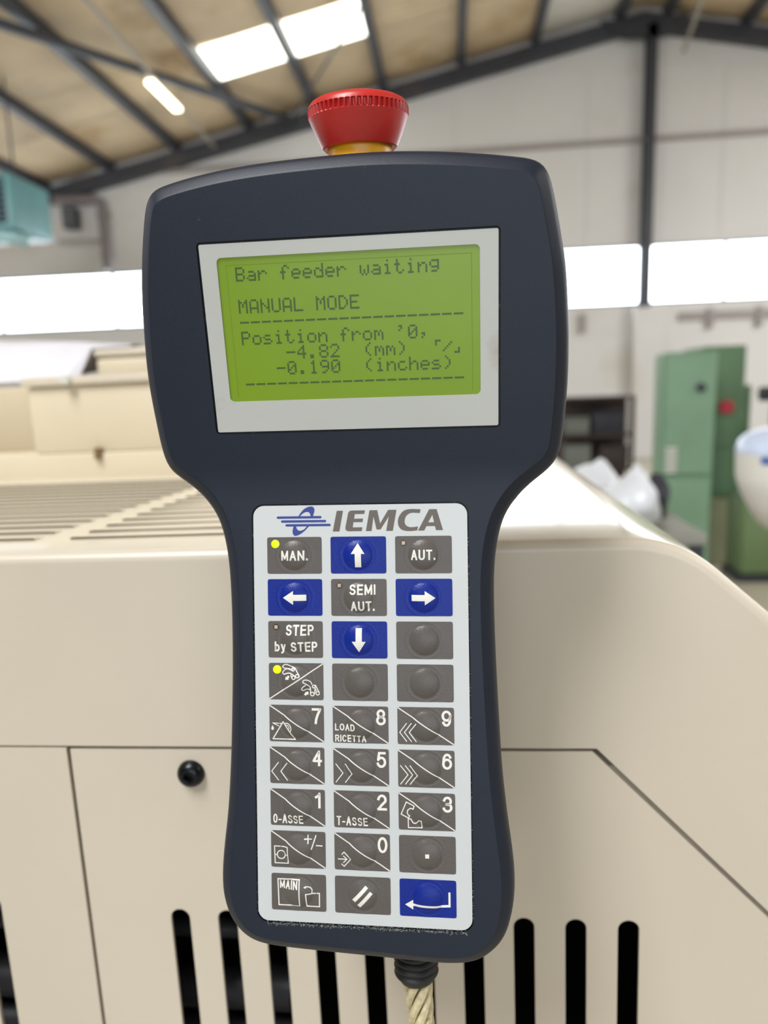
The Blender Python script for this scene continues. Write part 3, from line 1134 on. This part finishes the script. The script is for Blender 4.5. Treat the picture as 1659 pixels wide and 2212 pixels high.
def stroke(bm, pts, w, closed=False):
    """flat ribbon of width w along a polyline: mitred bends, round joints at sharp turns"""
    P = [Vector(p) for p in pts]
    n = len(P)

    def sharp(i):
        a, b = (P[i] - P[i - 1]).normalized(), (P[(i + 1) % n] - P[i]).normalized()
        return a.dot(b) < -0.12
    idx = [i for i in range(n) if (closed or 0 < i < n - 1) and sharp(i)]
    if not idx:
        return ribbon(bm, P, w, closed)
    for i in idx:
        c = P[i]
        bm.faces.new([bm.verts.new((c.x + w / 2 * math.cos(k * math.pi / 5), c.y + w / 2 * math.sin(k * math.pi / 5), 0)) for k in range(10)])
    if closed:
        P = P[idx[0]:] + P[:idx[0]] + [P[idx[0]]]
        idx = [i - idx[0] for i in idx[1:]]
    cuts = [0] + idx + [len(P) - 1]
    for a, b in zip(cuts, cuts[1:]):
        ribbon(bm, P[a:b + 1], w)


def smoothpts(pts, k=5):
    """open Catmull-Rom"""
    P = [Vector(p) for p in pts]
    P = [P[0] * 2 - P[1]] + P + [P[-1] * 2 - P[-2]]
    out = []
    for i in range(1, len(P) - 2):
        for j in range(k):
            t_ = j / k
            p0, p1, p2, p3 = P[i - 1], P[i], P[i + 1], P[i + 2]
            out.append(0.5 * ((2 * p1) + (-p0 + p2) * t_ + (2 * p0 - 5 * p1 + 4 * p2 - p3) * t_ ** 2 + (-p0 + 3 * p1 - 3 * p2 + p3) * t_ ** 3))
    out.append(P[-2])
    return [(p.x, p.y) for p in out]


def circ(cx, cy, r_, n=16):
    return [(cx + r_ * math.cos(2 * math.pi * k / n), cy + r_ * math.sin(2 * math.pi * k / n)) for k in range(n)]


def arc(cx, cy, rx, ry, a0, a1, n=9):
    return [(cx + rx * math.cos(math.radians(a0 + (a1 - a0) * k / (n - 1))), cy + ry * math.sin(math.radians(a0 + (a1 - a0) * k / (n - 1))))
            for k in range(n)]


# narrow grotesque capitals as centre lines in a unit box (x 0..1, y 0..1); the number is the advance width
SG = {
    'M': (1.18, [[(0, 0), (0, 1), (.5, .12), (1, 1), (1, 0)]]), 'A': (1.0, [[(0, 0), (.5, 1), (1, 0)], [(.17, .33), (.83, .33)]]),
    'N': (1.0, [[(0, 0), (0, 1), (1, 0), (1, 1)]]), 'U': (1.0, [[(0, 1), (0, .3)] + arc(.5, .3, .5, .3, 180, 360) + [(1, 1)]]),
    'T': (.9, [[(0, 1), (1, 1)], [(.5, 1), (.5, 0)]]), 'I': (.0, [[(.5, 0), (.5, 1)]]),
    'E': (.85, [[(1, 1), (0, 1), (0, 0), (1, 0)], [(0, .52), (.9, .52)]]),
    'S': (.95, [arc(.5, .745, .46, .255, 25, 180, 9) + arc(.5, .745, .46, .235, 190, 262, 5) + arc(.5, .265, .5, .25, 82, 0, 7) + arc(.5, .265, .5, .265, -10, -155, 9)]),
    'P': (.9, [[(0, 0), (0, 1), (.6, 1)] + arc(.6, .735, .4, .265, 90, -90, 9) + [(0, .47)]]),
    'L': (.8, [[(0, 1), (0, 0), (1, 0)]]), 'O': (1.08, [arc(.5, .5, .5, .5, 0, 360, 25)]),
    'D': (1.0, [[(0, 0), (0, 1), (.4, 1)] + arc(.4, .5, .6, .5, 90, -90, 13) + [(0, 0), (0, .1)]]),
    'R': (1.0, [[(0, 0), (0, 1), (.6, 1)] + arc(.6, .74, .36, .26, 90, -90, 9) + [(0, .48)], [(.55, .48), (1, 0)]]),
    'C': (1.05, [arc(.5, .5, .5, .5, 42, 318, 21)]), '-': (.5, [[(0, .36), (1, .36)]]),
    'b': (.8, [[(0, 0), (0, 1)], arc(.5, .34, .5, .34, 0, 360, 21)]), 'y': (.75, [[(0, .7), (.5, .02)], [(1, .7), (.5, .02), (.35, -.2), (.05, -.25)]]),
    '.': (.0, [[(.5, 0), (.5, .07)]]), ' ': (.3, []),
    '0': (.9, [arc(.5, .5, .5, .5, 0, 360, 25)]), '1': (.5, [[(1, 0), (1, 1), (.75, .84), (.1, .74)]]),
    '2': (.9, [arc(.5, .70, .48, .30, 170, -25, 12) + [(.45, .3), (.0, 0), (1, 0)]]),
    '3': (.9, [arc(.48, .745, .44, .255, 165, -75, 12) + [(.38, .51)], [(.38, .52)] + arc(.48, .27, .5, .27, 75, -165, 13)]),
    '4': (.95, [[(.76, 0), (.76, 1), (0, .30), (1, .30)]]),
    '5': (.9, [[(.92, 1), (.2, 1), (.06, .50)] + arc(.48, .33, .50, .33, 128, -160, 15)]),
    '6': (.9, [arc(.52, .62, .46, .38, 30, 165, 9) + arc(.5, .32, .5, .32, 180, 540, 21)]),
    '7': (.9, [[(0, 1), (1, 1)] + [(.66, .62), (.44, .25), (.38, 0)]]),
    '8': (.9, [arc(.5, .76, .42, .24, 0, 360, 19), arc(.5, .27, .5, .27, 0, 360, 21)]),
    '9': (.9, [arc(.48, .38, .46, .38, -150, -15, 9) + arc(.5, .68, .5, .32, 0, 360, 21)]),
}


def text_bm(bm, s, x0, x1, y0, y1, w):
    """lettering by strokes of width w (mm) filling the box x0..x1, y0..y1 (descenders hang below y0)"""
    gap_ = .32
    tot = sum(SG[c][0] for c in s) + gap_ * (len(s) - 1)
    h = y1 - y0 - w
    k = (x1 - x0 - w - (len(s) - 1) * w * .9) / max(.01, tot)
    x = x0 + w / 2
    for c in s:
        adv, strokes = SG[c]
        for st in strokes:
            if len(st) > 2 and (st[0][0] - st[-1][0]) ** 2 + (st[0][1] - st[-1][1]) ** 2 < 1e-8:
                stroke(bm, [(x + px * adv * k, y0 + w / 2 + py * h) for px, py in st[:-1]], w, True)
            else:
                q = [Vector((x + px * adv * k, y0 + w / 2 + py * h)) for px, py in st]
                e0 = (q[0] - q[1]).normalized() * w / 2
                e1 = (q[-1] - q[-2]).normalized() * w / 2
                q[0] = q[0] + e0
                q[-1] = q[-1] + e1
                stroke(bm, q, w)
        x += (adv + gap_) * k + w * .9


# logo on the membrane
LX = lambda x: -30.2 + (x - 95) * .01463
LY = lambda y: 70.75 - (y - 455) * .01463
bm = bmesh.new()
for xa, xb, y in ((124, 1203, 455), (232, 1318, 553), (342, 1430, 650)):
    poly(bm, [(LX(px), LY(py)) for px, py in rrect(xa - 29, xb + 29, y - 29, y + 29, 28.9, 5)])
for pts, inn in (([(650, 424), (700, 350), (780, 262), (870, 207), (960, 187), (1020, 200), (1052, 250), (1050, 320), (1030, 380), (1020, 426)],
                  [(955, 426), (945, 380), (915, 335), (870, 320), (800, 335), (740, 375), (690, 424)]),
                 ([(905, 680), (870, 720), (800, 790), (700, 865), (610, 905), (545, 910), (505, 870), (495, 810), (503, 740), (520, 680)],
                  [(588, 680), (595, 720), (620, 760), (660, 785), (720, 782), (790, 750), (860, 680)])):
    poly(bm, [(LX(x), LY(y)) for x, y in smoothpts(pts, 4) + smoothpts(inn, 4)])
printed('logo_emblem', bm, M_legb, membrane)['label'] = 'blue emblem of three bars and an orbit loop'
IX = lambda x: -9.5 + (x - 618) / 822 * 39.8
IY = lambda y: 65.5 + (235 - y) / 163 * 7.7
bm = bmesh.new()
for pts, holes in (
        ([(650, 77), (697, 77), (668, 235), (618, 235)], []),
        (smoothpts([(735, 234), (718, 226), (714, 208), (716, 195), (733, 110), (738, 92), (750, 79), (768, 76)], 4)
         + [(863, 76), (857, 103), (786, 103), (780, 139), (848, 139), (843, 165), (775, 165), (769, 205), (842, 205), (836, 234)], []),
        ([(897, 76), (955, 76), (975, 178), (1036, 75), (1098, 75), (1069, 234), (1020, 234), (1040, 124), (978, 222), (948, 222), (926, 124), (910, 234), (868, 234)], []),
        (smoothpts([(1277, 74), (1200, 71), (1150, 85), (1115, 130), (1108, 182), (1130, 222), (1180, 237), (1250, 233)], 5)
         + smoothpts([(1256, 204), (1198, 208), (1165, 190), (1158, 155), (1174, 118), (1210, 99), (1270, 102)], 5), []),
        ([(1340, 74), (1395, 74), (1440, 232), (1388, 232), (1381, 201), (1318, 201), (1302, 234), (1257, 234)],
         [[(1375, 173), (1363, 116), (1331, 173)]])):
    poly(bm, [(IX(x), IY(y)) for x, y in pts], [[(IX(x), IY(y)) for x, y in h] for h in holes])
printed('logo_lettering', bm, M_legg, membrane)['label'] = 'wide slanted grey capitals reading IEMCA'

KX = [-33.9, -10.4, 13.1]
KW, KH = 20.25, 13.35
kid = 0


def make_key(col, row, blue, label, draw=None, led=None, diag=None):
    x0 = KX[col]
    y1 = 63.6 - 15.3 * row
    if row == 8:
        y1 -= 0.3
    cx, cy = x0 + KW / 2, y1 - KH / 2
    bm = bmesh.new()
    nx, ny = 54, 36
    g = []
    for i in range(nx + 1):
        rr = []
        for j in range(ny + 1):
            x, y = x0 + KW * i / nx, y1 - KH * j / ny
            # rounded corners
            ex, ey = min(x - x0, x0 + KW - x), min(y1 - y, y - y1 + KH)
            if ex < .45 and ey < .45:
                x += (.13 if x < cx else -.13)
                y -= (.13 if y > cy else -.13)
            rr.append(bm.verts.new(Vector((x, y, KZ + dome(x, y, cx, cy))) * S))
        g.append(rr)
    for i in range(nx):
        for j in range(ny):
            bm.faces.new((g[i][j], g[i][j + 1], g[i + 1][j + 1], g[i + 1][j]))
    rim = [g[i][0] for i in range(nx + 1)] + [g[nx][j] for j in range(1, ny + 1)] + [g[i][ny] for i in range(nx - 1, -1, -1)] + \
          [g[0][j] for j in range(ny - 1, 0, -1)]
    lo = [bm.verts.new((v.co.x, v.co.y, -.115 * S)) for v in rim]
    bridge(bm, rim, lo)
    bmesh.ops.recalc_face_normals(bm, faces=bm.faces[:])
    k = finish('key', bm, M_kb if blue else M_kg, pendant, ang=50)
    k['label'] = label
    F = lambda fx, fy: (x0 + fx * KW, y1 - fy * KH)
    if draw or diag:
        bm = bmesh.new()
        if diag == 'down':
            stroke(bm, [F(0.012, 0.02), F(0.988, 0.98)], .40)
        if diag == 'up':
            stroke(bm, [F(0.012, 0.98), F(0.988, 0.02)], .40)
        if draw:
            draw(bm, F)
        printed('key_legend', bm, M_leg, k, (cx, cy))
    if led:
        lx, ly = F(*led[:2])
        on = led[2]
        bm = bmesh.new()
        r_ = 1.5 if on else 1.15
        lathe(bm, [(r_, 0), (r_, .18), (r_ * .8, .3), (0, .34)] if on else [(r_, 0), (r_, .05), (0, .05)], 20,
              Matrix.Translation((lx, ly, KZ)), cap=False)
        for v in bm.verts:
            v.co = v.co * S
        if on:
            finish('indicator_light', bm, M_led if row else M_led2, k)['label'] = 'lit yellow green indicator'
        else:
            finish('indicator_hole', bm, M_ledoff, k)
            bm = bmesh.new()
            box(bm, lx - .62, lx + .62, ly - .62, ly + .62, KZ + .03, KZ + .28, .1)
            for v in bm.verts:
                v.co = v.co * S
            finish('indicator_chip', bm, M_chip, k)
    return k


M_led = mat('led_on_yellow', (200, 220, 0), .3, emit=(222, 255, 0), estr=1.3)
M_led2 = mat('led_on_green', (160, 230, 10), .3, emit=(165, 255, 0), estr=1.3)
M_ledoff = mat('led_hole', (40, 36, 34), .3)
M_chip = mat('led_chip', (186, 160, 132), .4, var=.2, scale=900)


def T(s, fx0, fx1, fy0, fy1, w=.52):
    def d(bm, F):
        a, b = F(fx0, fy1), F(fx1, fy0)
        text_bm(bm, s, a[0], b[0], a[1], b[1], w)
    return d


def multi(*ds):
    def d(bm, F):
        for q in ds:
            q(bm, F)
    return d


def PG(*pts):
    return lambda bm, F: poly(bm, [F(*p) for p in pts])


def ST(pts, w=.42, closed=False, sm=0):
    def d(bm, F):
        q = [F(*p) for p in pts]
        if sm:
            q = smoothpts(q, sm)
        stroke(bm, q, w, closed)
    return d


def CI(fx, fy, r_, w=.36):
    def d(bm, F):
        c = F(fx, fy)
        stroke(bm, circ(c[0], c[1], r_), w, True)
    return d


def digit(s):
    return T(s, .78 if s != '1' else .81, .955 if s != '1' else .92, .075, .505, .88)


def zn(ox, oy, w, h, sk):
    """zoomed drawing coordinates to key fractions"""
    return lambda pts: [((x - ox) / w, (y - oy - sk * (x - ox)) / h) for x, y in pts]


make_key(0, 0, False, 'grey key reading MAN. with a lit green lamp', T('MAN.', .262, .746, .364, .640, .62), (.152, .184, True))
make_key(1, 0, True, 'blue key with a white up arrow',
         PG((.496, .175), (.62, .467), (.556, .467), (.556, .828), (.444, .828), (.444, .467), (.372, .467)))
make_key(2, 0, False, 'grey key reading AUT. with an unlit lamp', T('AUT.', .281, .709, .365, .643, .62), (.149, .188, False))
make_key(0, 1, True, 'blue key with a white left arrow',
         PG((.287, .505), (.478, .316), (.478, .419), (.713, .419), (.713, .585), (.478, .585), (.478, .695)))
make_key(1, 1, False, 'grey key reading SEMI AUT.',
         multi(T('SEMI', .337, .80, .147, .425, .62), T('AUT.', .357, .781, .597, .864, .62)), (.152, .176, False))
make_key(2, 1, True, 'blue key with a white right arrow',
         PG((.703, .51), (.516, .70), (.516, .59), (.283, .59), (.283, .425), (.516, .425), (.516, .32)))
make_key(0, 2, False, 'grey key reading STEP by STEP',
         multi(T('STEP', .329, .835, .099, .385, .62), T('by STEP', .115, .897, .56, .83, .62)), (.147, .165, False))
make_key(1, 2, True, 'blue key with a white down arrow',
         PG((.497, .824), (.368, .536), (.44, .536), (.44, .176), (.553, .176), (.553, .536), (.62, .536)))
make_key(2, 2, False, 'blank grey key at the right of the STEP row')
z = zn(115, 85, 1305, 880, .0)
grip = multi(
    ST(z([(690, 235), (640, 240), (615, 222), (560, 212), (490, 205), (450, 170), (490, 128), (560, 122), (650, 158), (750, 205), (800, 280), (855, 370), (850, 420)]), .36, sm=4),
    ST(z([(620, 225), (540, 228), (480, 265), (450, 320), (485, 352), (560, 325), (640, 318), (700, 350), (775, 395)]), .36, sm=4),
    ST(z([(655, 345), (670, 400), (705, 455)]), .36, sm=4),
    CI(*z([(705, 235)])[0], .48), CI(*z([(812, 382)])[0], .6), CI(*z([(725, 418)])[0], .62),
    PG(*z([(522, 480), (530, 400), (555, 418), (590, 368), (630, 405), (598, 440), (608, 470)])),
    ST(z([(1150, 595), (1110, 525), (1040, 482), (965, 485), (945, 535), (1000, 570), (1060, 610), (1108, 680), (1110, 820)]), .36, sm=4),
    ST(z([(1010, 600), (945, 645), (912, 695), (945, 732), (1020, 702), (1105, 712)]), .36, sm=4),
    ST(z([(1225, 600), (1275, 700), (1325, 790)]), .36), ST(z([(1222, 670), (1205, 820)]), .36), ST(z([(1222, 670), (1260, 780)]), .3),
    CI(*z([(1190, 640)])[0], .5), CI(*z([(1152, 822)])[0], .66), CI(*z([(1280, 802)])[0], .62),
    PG(*z([(1062, 765), (1055, 845), (1030, 828), (990, 865), (950, 822), (995, 795), (975, 768)])))
make_key(0, 3, False, 'grey key split by a diagonal with two gripper symbols', grip, (.157, .176, True), 'up')
make_key(1, 3, False, 'blank grey key in the middle of the gripper row')
make_key(2, 3, False, 'blank grey key at the right of the gripper row')
z = zn(75, 90, 1305, 868, .015)
oil = multi(digit('7'),
            ST(z([(410, 488), (155, 900), (695, 910)]), .40, True),
            ST(z([(365, 535), (150, 522), (310, 598)]), .3),
            ST(z([(440, 535), (500, 515), (560, 540), (602, 610), (602, 670), (575, 735)]), .36, sm=4),
            ST(z([(470, 560), (520, 570), (555, 615), (558, 665)]), .3, sm=4),
            PG(*z([(150, 575), (182, 640), (176, 680), (150, 692), (122, 678), (118, 640)])))
make_key(0, 4, False, 'grey key 7 with an oil can symbol', oil, diag='down')
make_key(1, 4, False, 'grey key 8 reading LOAD RICETTA',
         multi(digit('8'), T('LOAD', .039, .403, .475, .665, .42), T('RICETTA', .039, .60, .78, .97, .42)), diag='down')


def chev(xt, xo, y0, ym, y1):
    return multi(*[ST([(b, y0), (a, ym), (b, y1)], .32) for a, b in zip(xt, xo)])


make_key(2, 4, False, 'grey key 9 with three left chevrons',
         multi(digit('9'), chev((.04, .122, .208), (.165, .25, .333), .43, .68, .93)), diag='down')
make_key(0, 5, False, 'grey key 4 with two left chevrons', multi(digit('4'), chev((.03, .20), (.16, .325), .42, .67, .92)), diag='down')
make_key(1, 5, False, 'grey key 5 with two right chevrons', multi(digit('5'), chev((.173, .342), (.041, .212), .42, .67, .93)), diag='down')
make_key(2, 5, False, 'grey key 6 with three right chevrons',
         multi(digit('6'), chev((.176, .259, .346), (.04, .127, .21), .42, .67, .93)), diag='down')
make_key(0, 6, False, 'grey key 1 reading 0-ASSE', multi(digit('1'), T('0-ASSE', .047, .60, .69, .94, .48)), diag='down')
make_key(1, 6, False, 'grey key 2 reading T-ASSE', multi(digit('2'), T('T-ASSE', .048, .61, .69, .94, .48)), diag='down')
z = zn(110, 185, 1365, 860, .04)
make_key(2, 6, False, 'grey key 3 with an open clamp symbol',
         multi(digit('3'),
               ST(z([(300, 410), (490, 508), (463, 575), (400, 556), (335, 595), (318, 655), (340, 705), (375, 728), (350, 782), (172, 690)]), .36, True),
               ST(z([(342, 792), (345, 1003), (675, 1008), (658, 838), (592, 832), (560, 885), (510, 908), (455, 888), (410, 808)]), .36, True)),
         diag='down')
z = zn(125, 32, 1285, 860, .045)
make_key(0, 7, False, 'grey key with plus and minus signs and a closed clamp symbol',
         multi(ST(z([(915, 240), (1095, 250)]), .42), ST(z([(1003, 145), (1003, 350)]), .42), ST(z([(1190, 160), (1075, 490)]), .42),
               ST(z([(1185, 400), (1340, 412)]), .42), ST(z([(208, 402), (517, 425), (527, 812), (218, 798)]), .36, True),
               ST(z([(218, 605), (275, 605)]), .36), ST(z([(455, 612), (522, 615)]), .36), CI(*z([(365, 605)])[0], 1.5)), diag='down')
z = zn(632, 72, 411, 266, .045)
make_key(1, 7, False, 'grey key 0 with an entry arrow symbol',
         multi(digit('0'), ST(z([(685, 232), (703, 213), (752, 266), (703, 316), (683, 297)]), .34),
               ST(z([(657, 262), (722, 265)]), .34), ST(z([(697, 240), (724, 265), (697, 290)]), .34)), diag='down')
make_key(2, 7, False, 'grey key with a decimal point', PG((.465, .45), (.535, .45), (.535, .56), (.465, .56)))
z = zn(150, 995, 1290, 815, .07)
hookp = z([(1105, 1465), (1110, 1395), (1070, 1335), (1000, 1312), (925, 1320)])
ma = z([(350, 1375), (775, 1175)])
make_key(0, 8, False, 'grey key reading MAIN with a screen symbol',
         multi(ST(z([(305, 1130), (815, 1160), (820, 1740), (322, 1708)]), .42, True),
               T('MAIN', ma[0][0], ma[1][0], .175, .40, .46),
               ST(z([(968, 1470), (1280, 1485), (1280, 1780), (985, 1755)]), .40, True), ST(hookp, .34, sm=4),
               PG(*z([(978, 1288), (915, 1320), (972, 1348)]))))
z = zn(633, 382, 413, 265, .055)
make_key(1, 8, False, 'grey key with two slanted bars', multi(PG(*z([(763, 548), (862, 450), (882, 468), (785, 566)])),
                                                            PG(*z([(800, 588), (895, 492), (916, 510), (822, 606)]))))
z = zn(1115, 412, 423, 268, .05)
make_key(2, 8, True, 'blue enter key with a white return arrow',
         multi(PG(*z([(1479, 515), (1494, 515), (1494, 622), (1400, 622), (1330, 616), (1216, 610), (1216, 636), (1155, 598), (1216, 566),
                      (1216, 592), (1330, 600), (1400, 606), (1479, 604)]))))

# dust caught in the groove under the keypad
bm = bmesh.new()
rd = random.Random(4)
for k in range(900):
    q = rd.random()
    x, y = -36 + 73 * q, -77.4 + rd.gauss(0, .34)
    if k % 5 == 0:
        x, y = (39.3 if rd.random() < .5 else -39.4) + rd.gauss(0, .12), -74 + 140 * rd.random()
    r_ = rd.uniform(.06, .19)
    z_ = 0.03 if y < -77.22 and k % 5 else -.4
    a0 = rd.random() * 6
    bm.faces.new([bm.verts.new(Vector((x + r_ * math.cos(a0 + a) * (1 + rd.random()), y + r_ * math.sin(a0 + a), z_ + .08 * math.sin(a))) * S)
                  for a in (0, 1.5, 3.1, 4.6)])
bmesh.ops.recalc_face_normals(bm, faces=bm.faces[:])
dust = finish('dust', bm, mat('dust_specks', (126, 128, 118), .8), pendant, smooth=False)
dust['kind'] = 'stuff'

# ---- emergency stop button, standing on the top edge of the head
HM = Matrix.Identity(4)
hd = (bend(0, 150, 0) - bend(0, 140, 0)).normalized()
hn = Vector((0, -hd.z, hd.y))
Mh = Matrix((Vector((1, 0, 0)), hn, hd)).transposed().to_4x4()
ESA, ESB, ESC = 3.8, 191.3, -21.0
Mh.translation = bend(ESA, ESB, ESC)
bm = bmesh.new()
lathe(bm, [(.0130, -.004), (.0130, .0012), (.0110, .0018), (.0108, .012), (.0, .012)], 48, Mh, cap=False)
es = finish('button_collar', bm, mat('stop_yellow', (214, 160, 22), .35, var=.06, scale=90), pendant, ang=40)
es['label'] = 'yellow collar under the stop button'
bm = bmesh.new()
n = 224
prof = [(.0112, .0024), (0.0128, .0016), (.0134, .0021), (.0142, .0045), (.0155, .0085), (.01675, .0128), (.01755, .0158), (.01765, .0162),
        (.0178, .0166), (.0178, .0198), (.0177, .0200), (.01745, .0212), (.0166, .0228), (.0150, .0240), (.0115, .0255), (.0070, .0265), (.003, .0269), (0, .0270)]
rings = []
for pi_, (r_, z_) in enumerate(prof):
    r_, z_ = r_ * .965, z_ * .665 + .0034
    if r_ == 0:
        rings.append([bm.verts.new(Mh @ Vector((0, 0, z_)))])
        continue
    ring = []
    for k in range(n):
        rr = r_
        if pi_ in (8, 9) and (k % 4 >= 2):
            rr -= .0010
        if pi_ == 7 and (k % 4 >= 2):
            rr -= .0006
        ang_ = 2 * math.pi * k / n
        ring.append(bm.verts.new(Mh @ Vector((rr * math.cos(ang_), rr * math.sin(ang_), z_))))
    rings.append(ring)
for a, b in zip(rings, rings[1:]):
    for k in range(n):
        k2 = (k + 1) % n
        if len(b) == 1:
            bm.faces.new((a[k], a[k2], b[0]))
        else:
            bm.faces.new((a[k], a[k2], b[k2], b[k]))
bmesh.ops.recalc_face_normals(bm, faces=bm.faces[:])
es = finish('stop_button', bm, mat('stop_red', (182, 36, 34), .36, var=.05, scale=90), pendant, ang=32)
es['label'] = 'red mushroom stop button with a ribbed rim'

# ---- cable, strain relief
bm = bmesh.new()
pr = [(6.6, 0)]
zz = 0.0
for i in range(7):
    pr += [(8.4, zz + .3), (8.7, zz + 1.0), (8.4, zz + 1.7), (7.6, zz + 1.9), (7.6, zz + 2.5)]
    zz += 2.75
pr += [(7.3, zz), (6.6, zz + 1.4), (4.4, zz + 1.9)]
Mc = Matrix.Translation(Vector((16.4, -89.5, -24)) * S) @ Matrix.Rotation(math.radians(90), 4, 'X')
lathe(bm, [(r_ * S, z_ * S) for r_, z_ in pr], 36, Mc @ Matrix.Rotation(math.radians(2), 4, 'Y'))
sr = finish('strain_relief', bm, mat('black_rubber', (20, 22, 26), .55, var=.08, scale=200), pendant, ang=40)
sr['label'] = 'black ribbed cable gland'
path = []
for k in range(26):
    q = k / 25
    path.append(Vector((16.9 + 3.5 * math.sin(q * 5) - 1.5 * q, -106 - 190 * q, -24 - 12 * q ** 2)) * S)
bm = bmesh.new()
tube(bm, path, .0026, 14)
cb = finish('cable', bm, mat('grey_cable', (120, 116, 106), .5), pendant)
M_cord = mat('woven_cord', (196, 184, 148), .75, var=.2, scale=500, dirt=(130, 116, 90), dscale=300, dthr=.6)
for sN in range(6):
    bm = bmesh.new()
    pts = []
    for k in range(101):
        q = k / 100
        base = Vector((16.9 + 3.5 * math.sin(q * 5) - 1.5 * q, -106 - 190 * q, -24 - 12 * q ** 2))
        a = sN * math.pi / 3 + q * 26
        pts.append((base + Vector((math.cos(a) * (3.2 + 1.6 * (1 - q) ** 12), 0, math.sin(a) * (3.2 + 1.6 * (1 - q) ** 12)))) * S)
    tube(bm, pts, .00165, 8)
    finish('strand', bm, M_cord, cb)

# ---- magnet on the back that holds the pendant on the machine front
pw = PM @ Vector((0, .045, -.041))
MFi = MF.inverted()
gap = (MFi @ pw).z
bm = bmesh.new()
Mk = Matrix.Translation((0, .045, -.041 - gap * 1.0 / 0.985 + .0026)) 
lathe(bm, [(.0, 0), (.012, 0), (.012, .006), (.009, .007), (.009, gap + .0005), (0, gap + .0005)], 32, Mk)
finish('holding_magnet', bm, mat('magnet_steel', (130, 130, 130), .3, metal=.8), pendant, ang=40)
print('gap', gap)
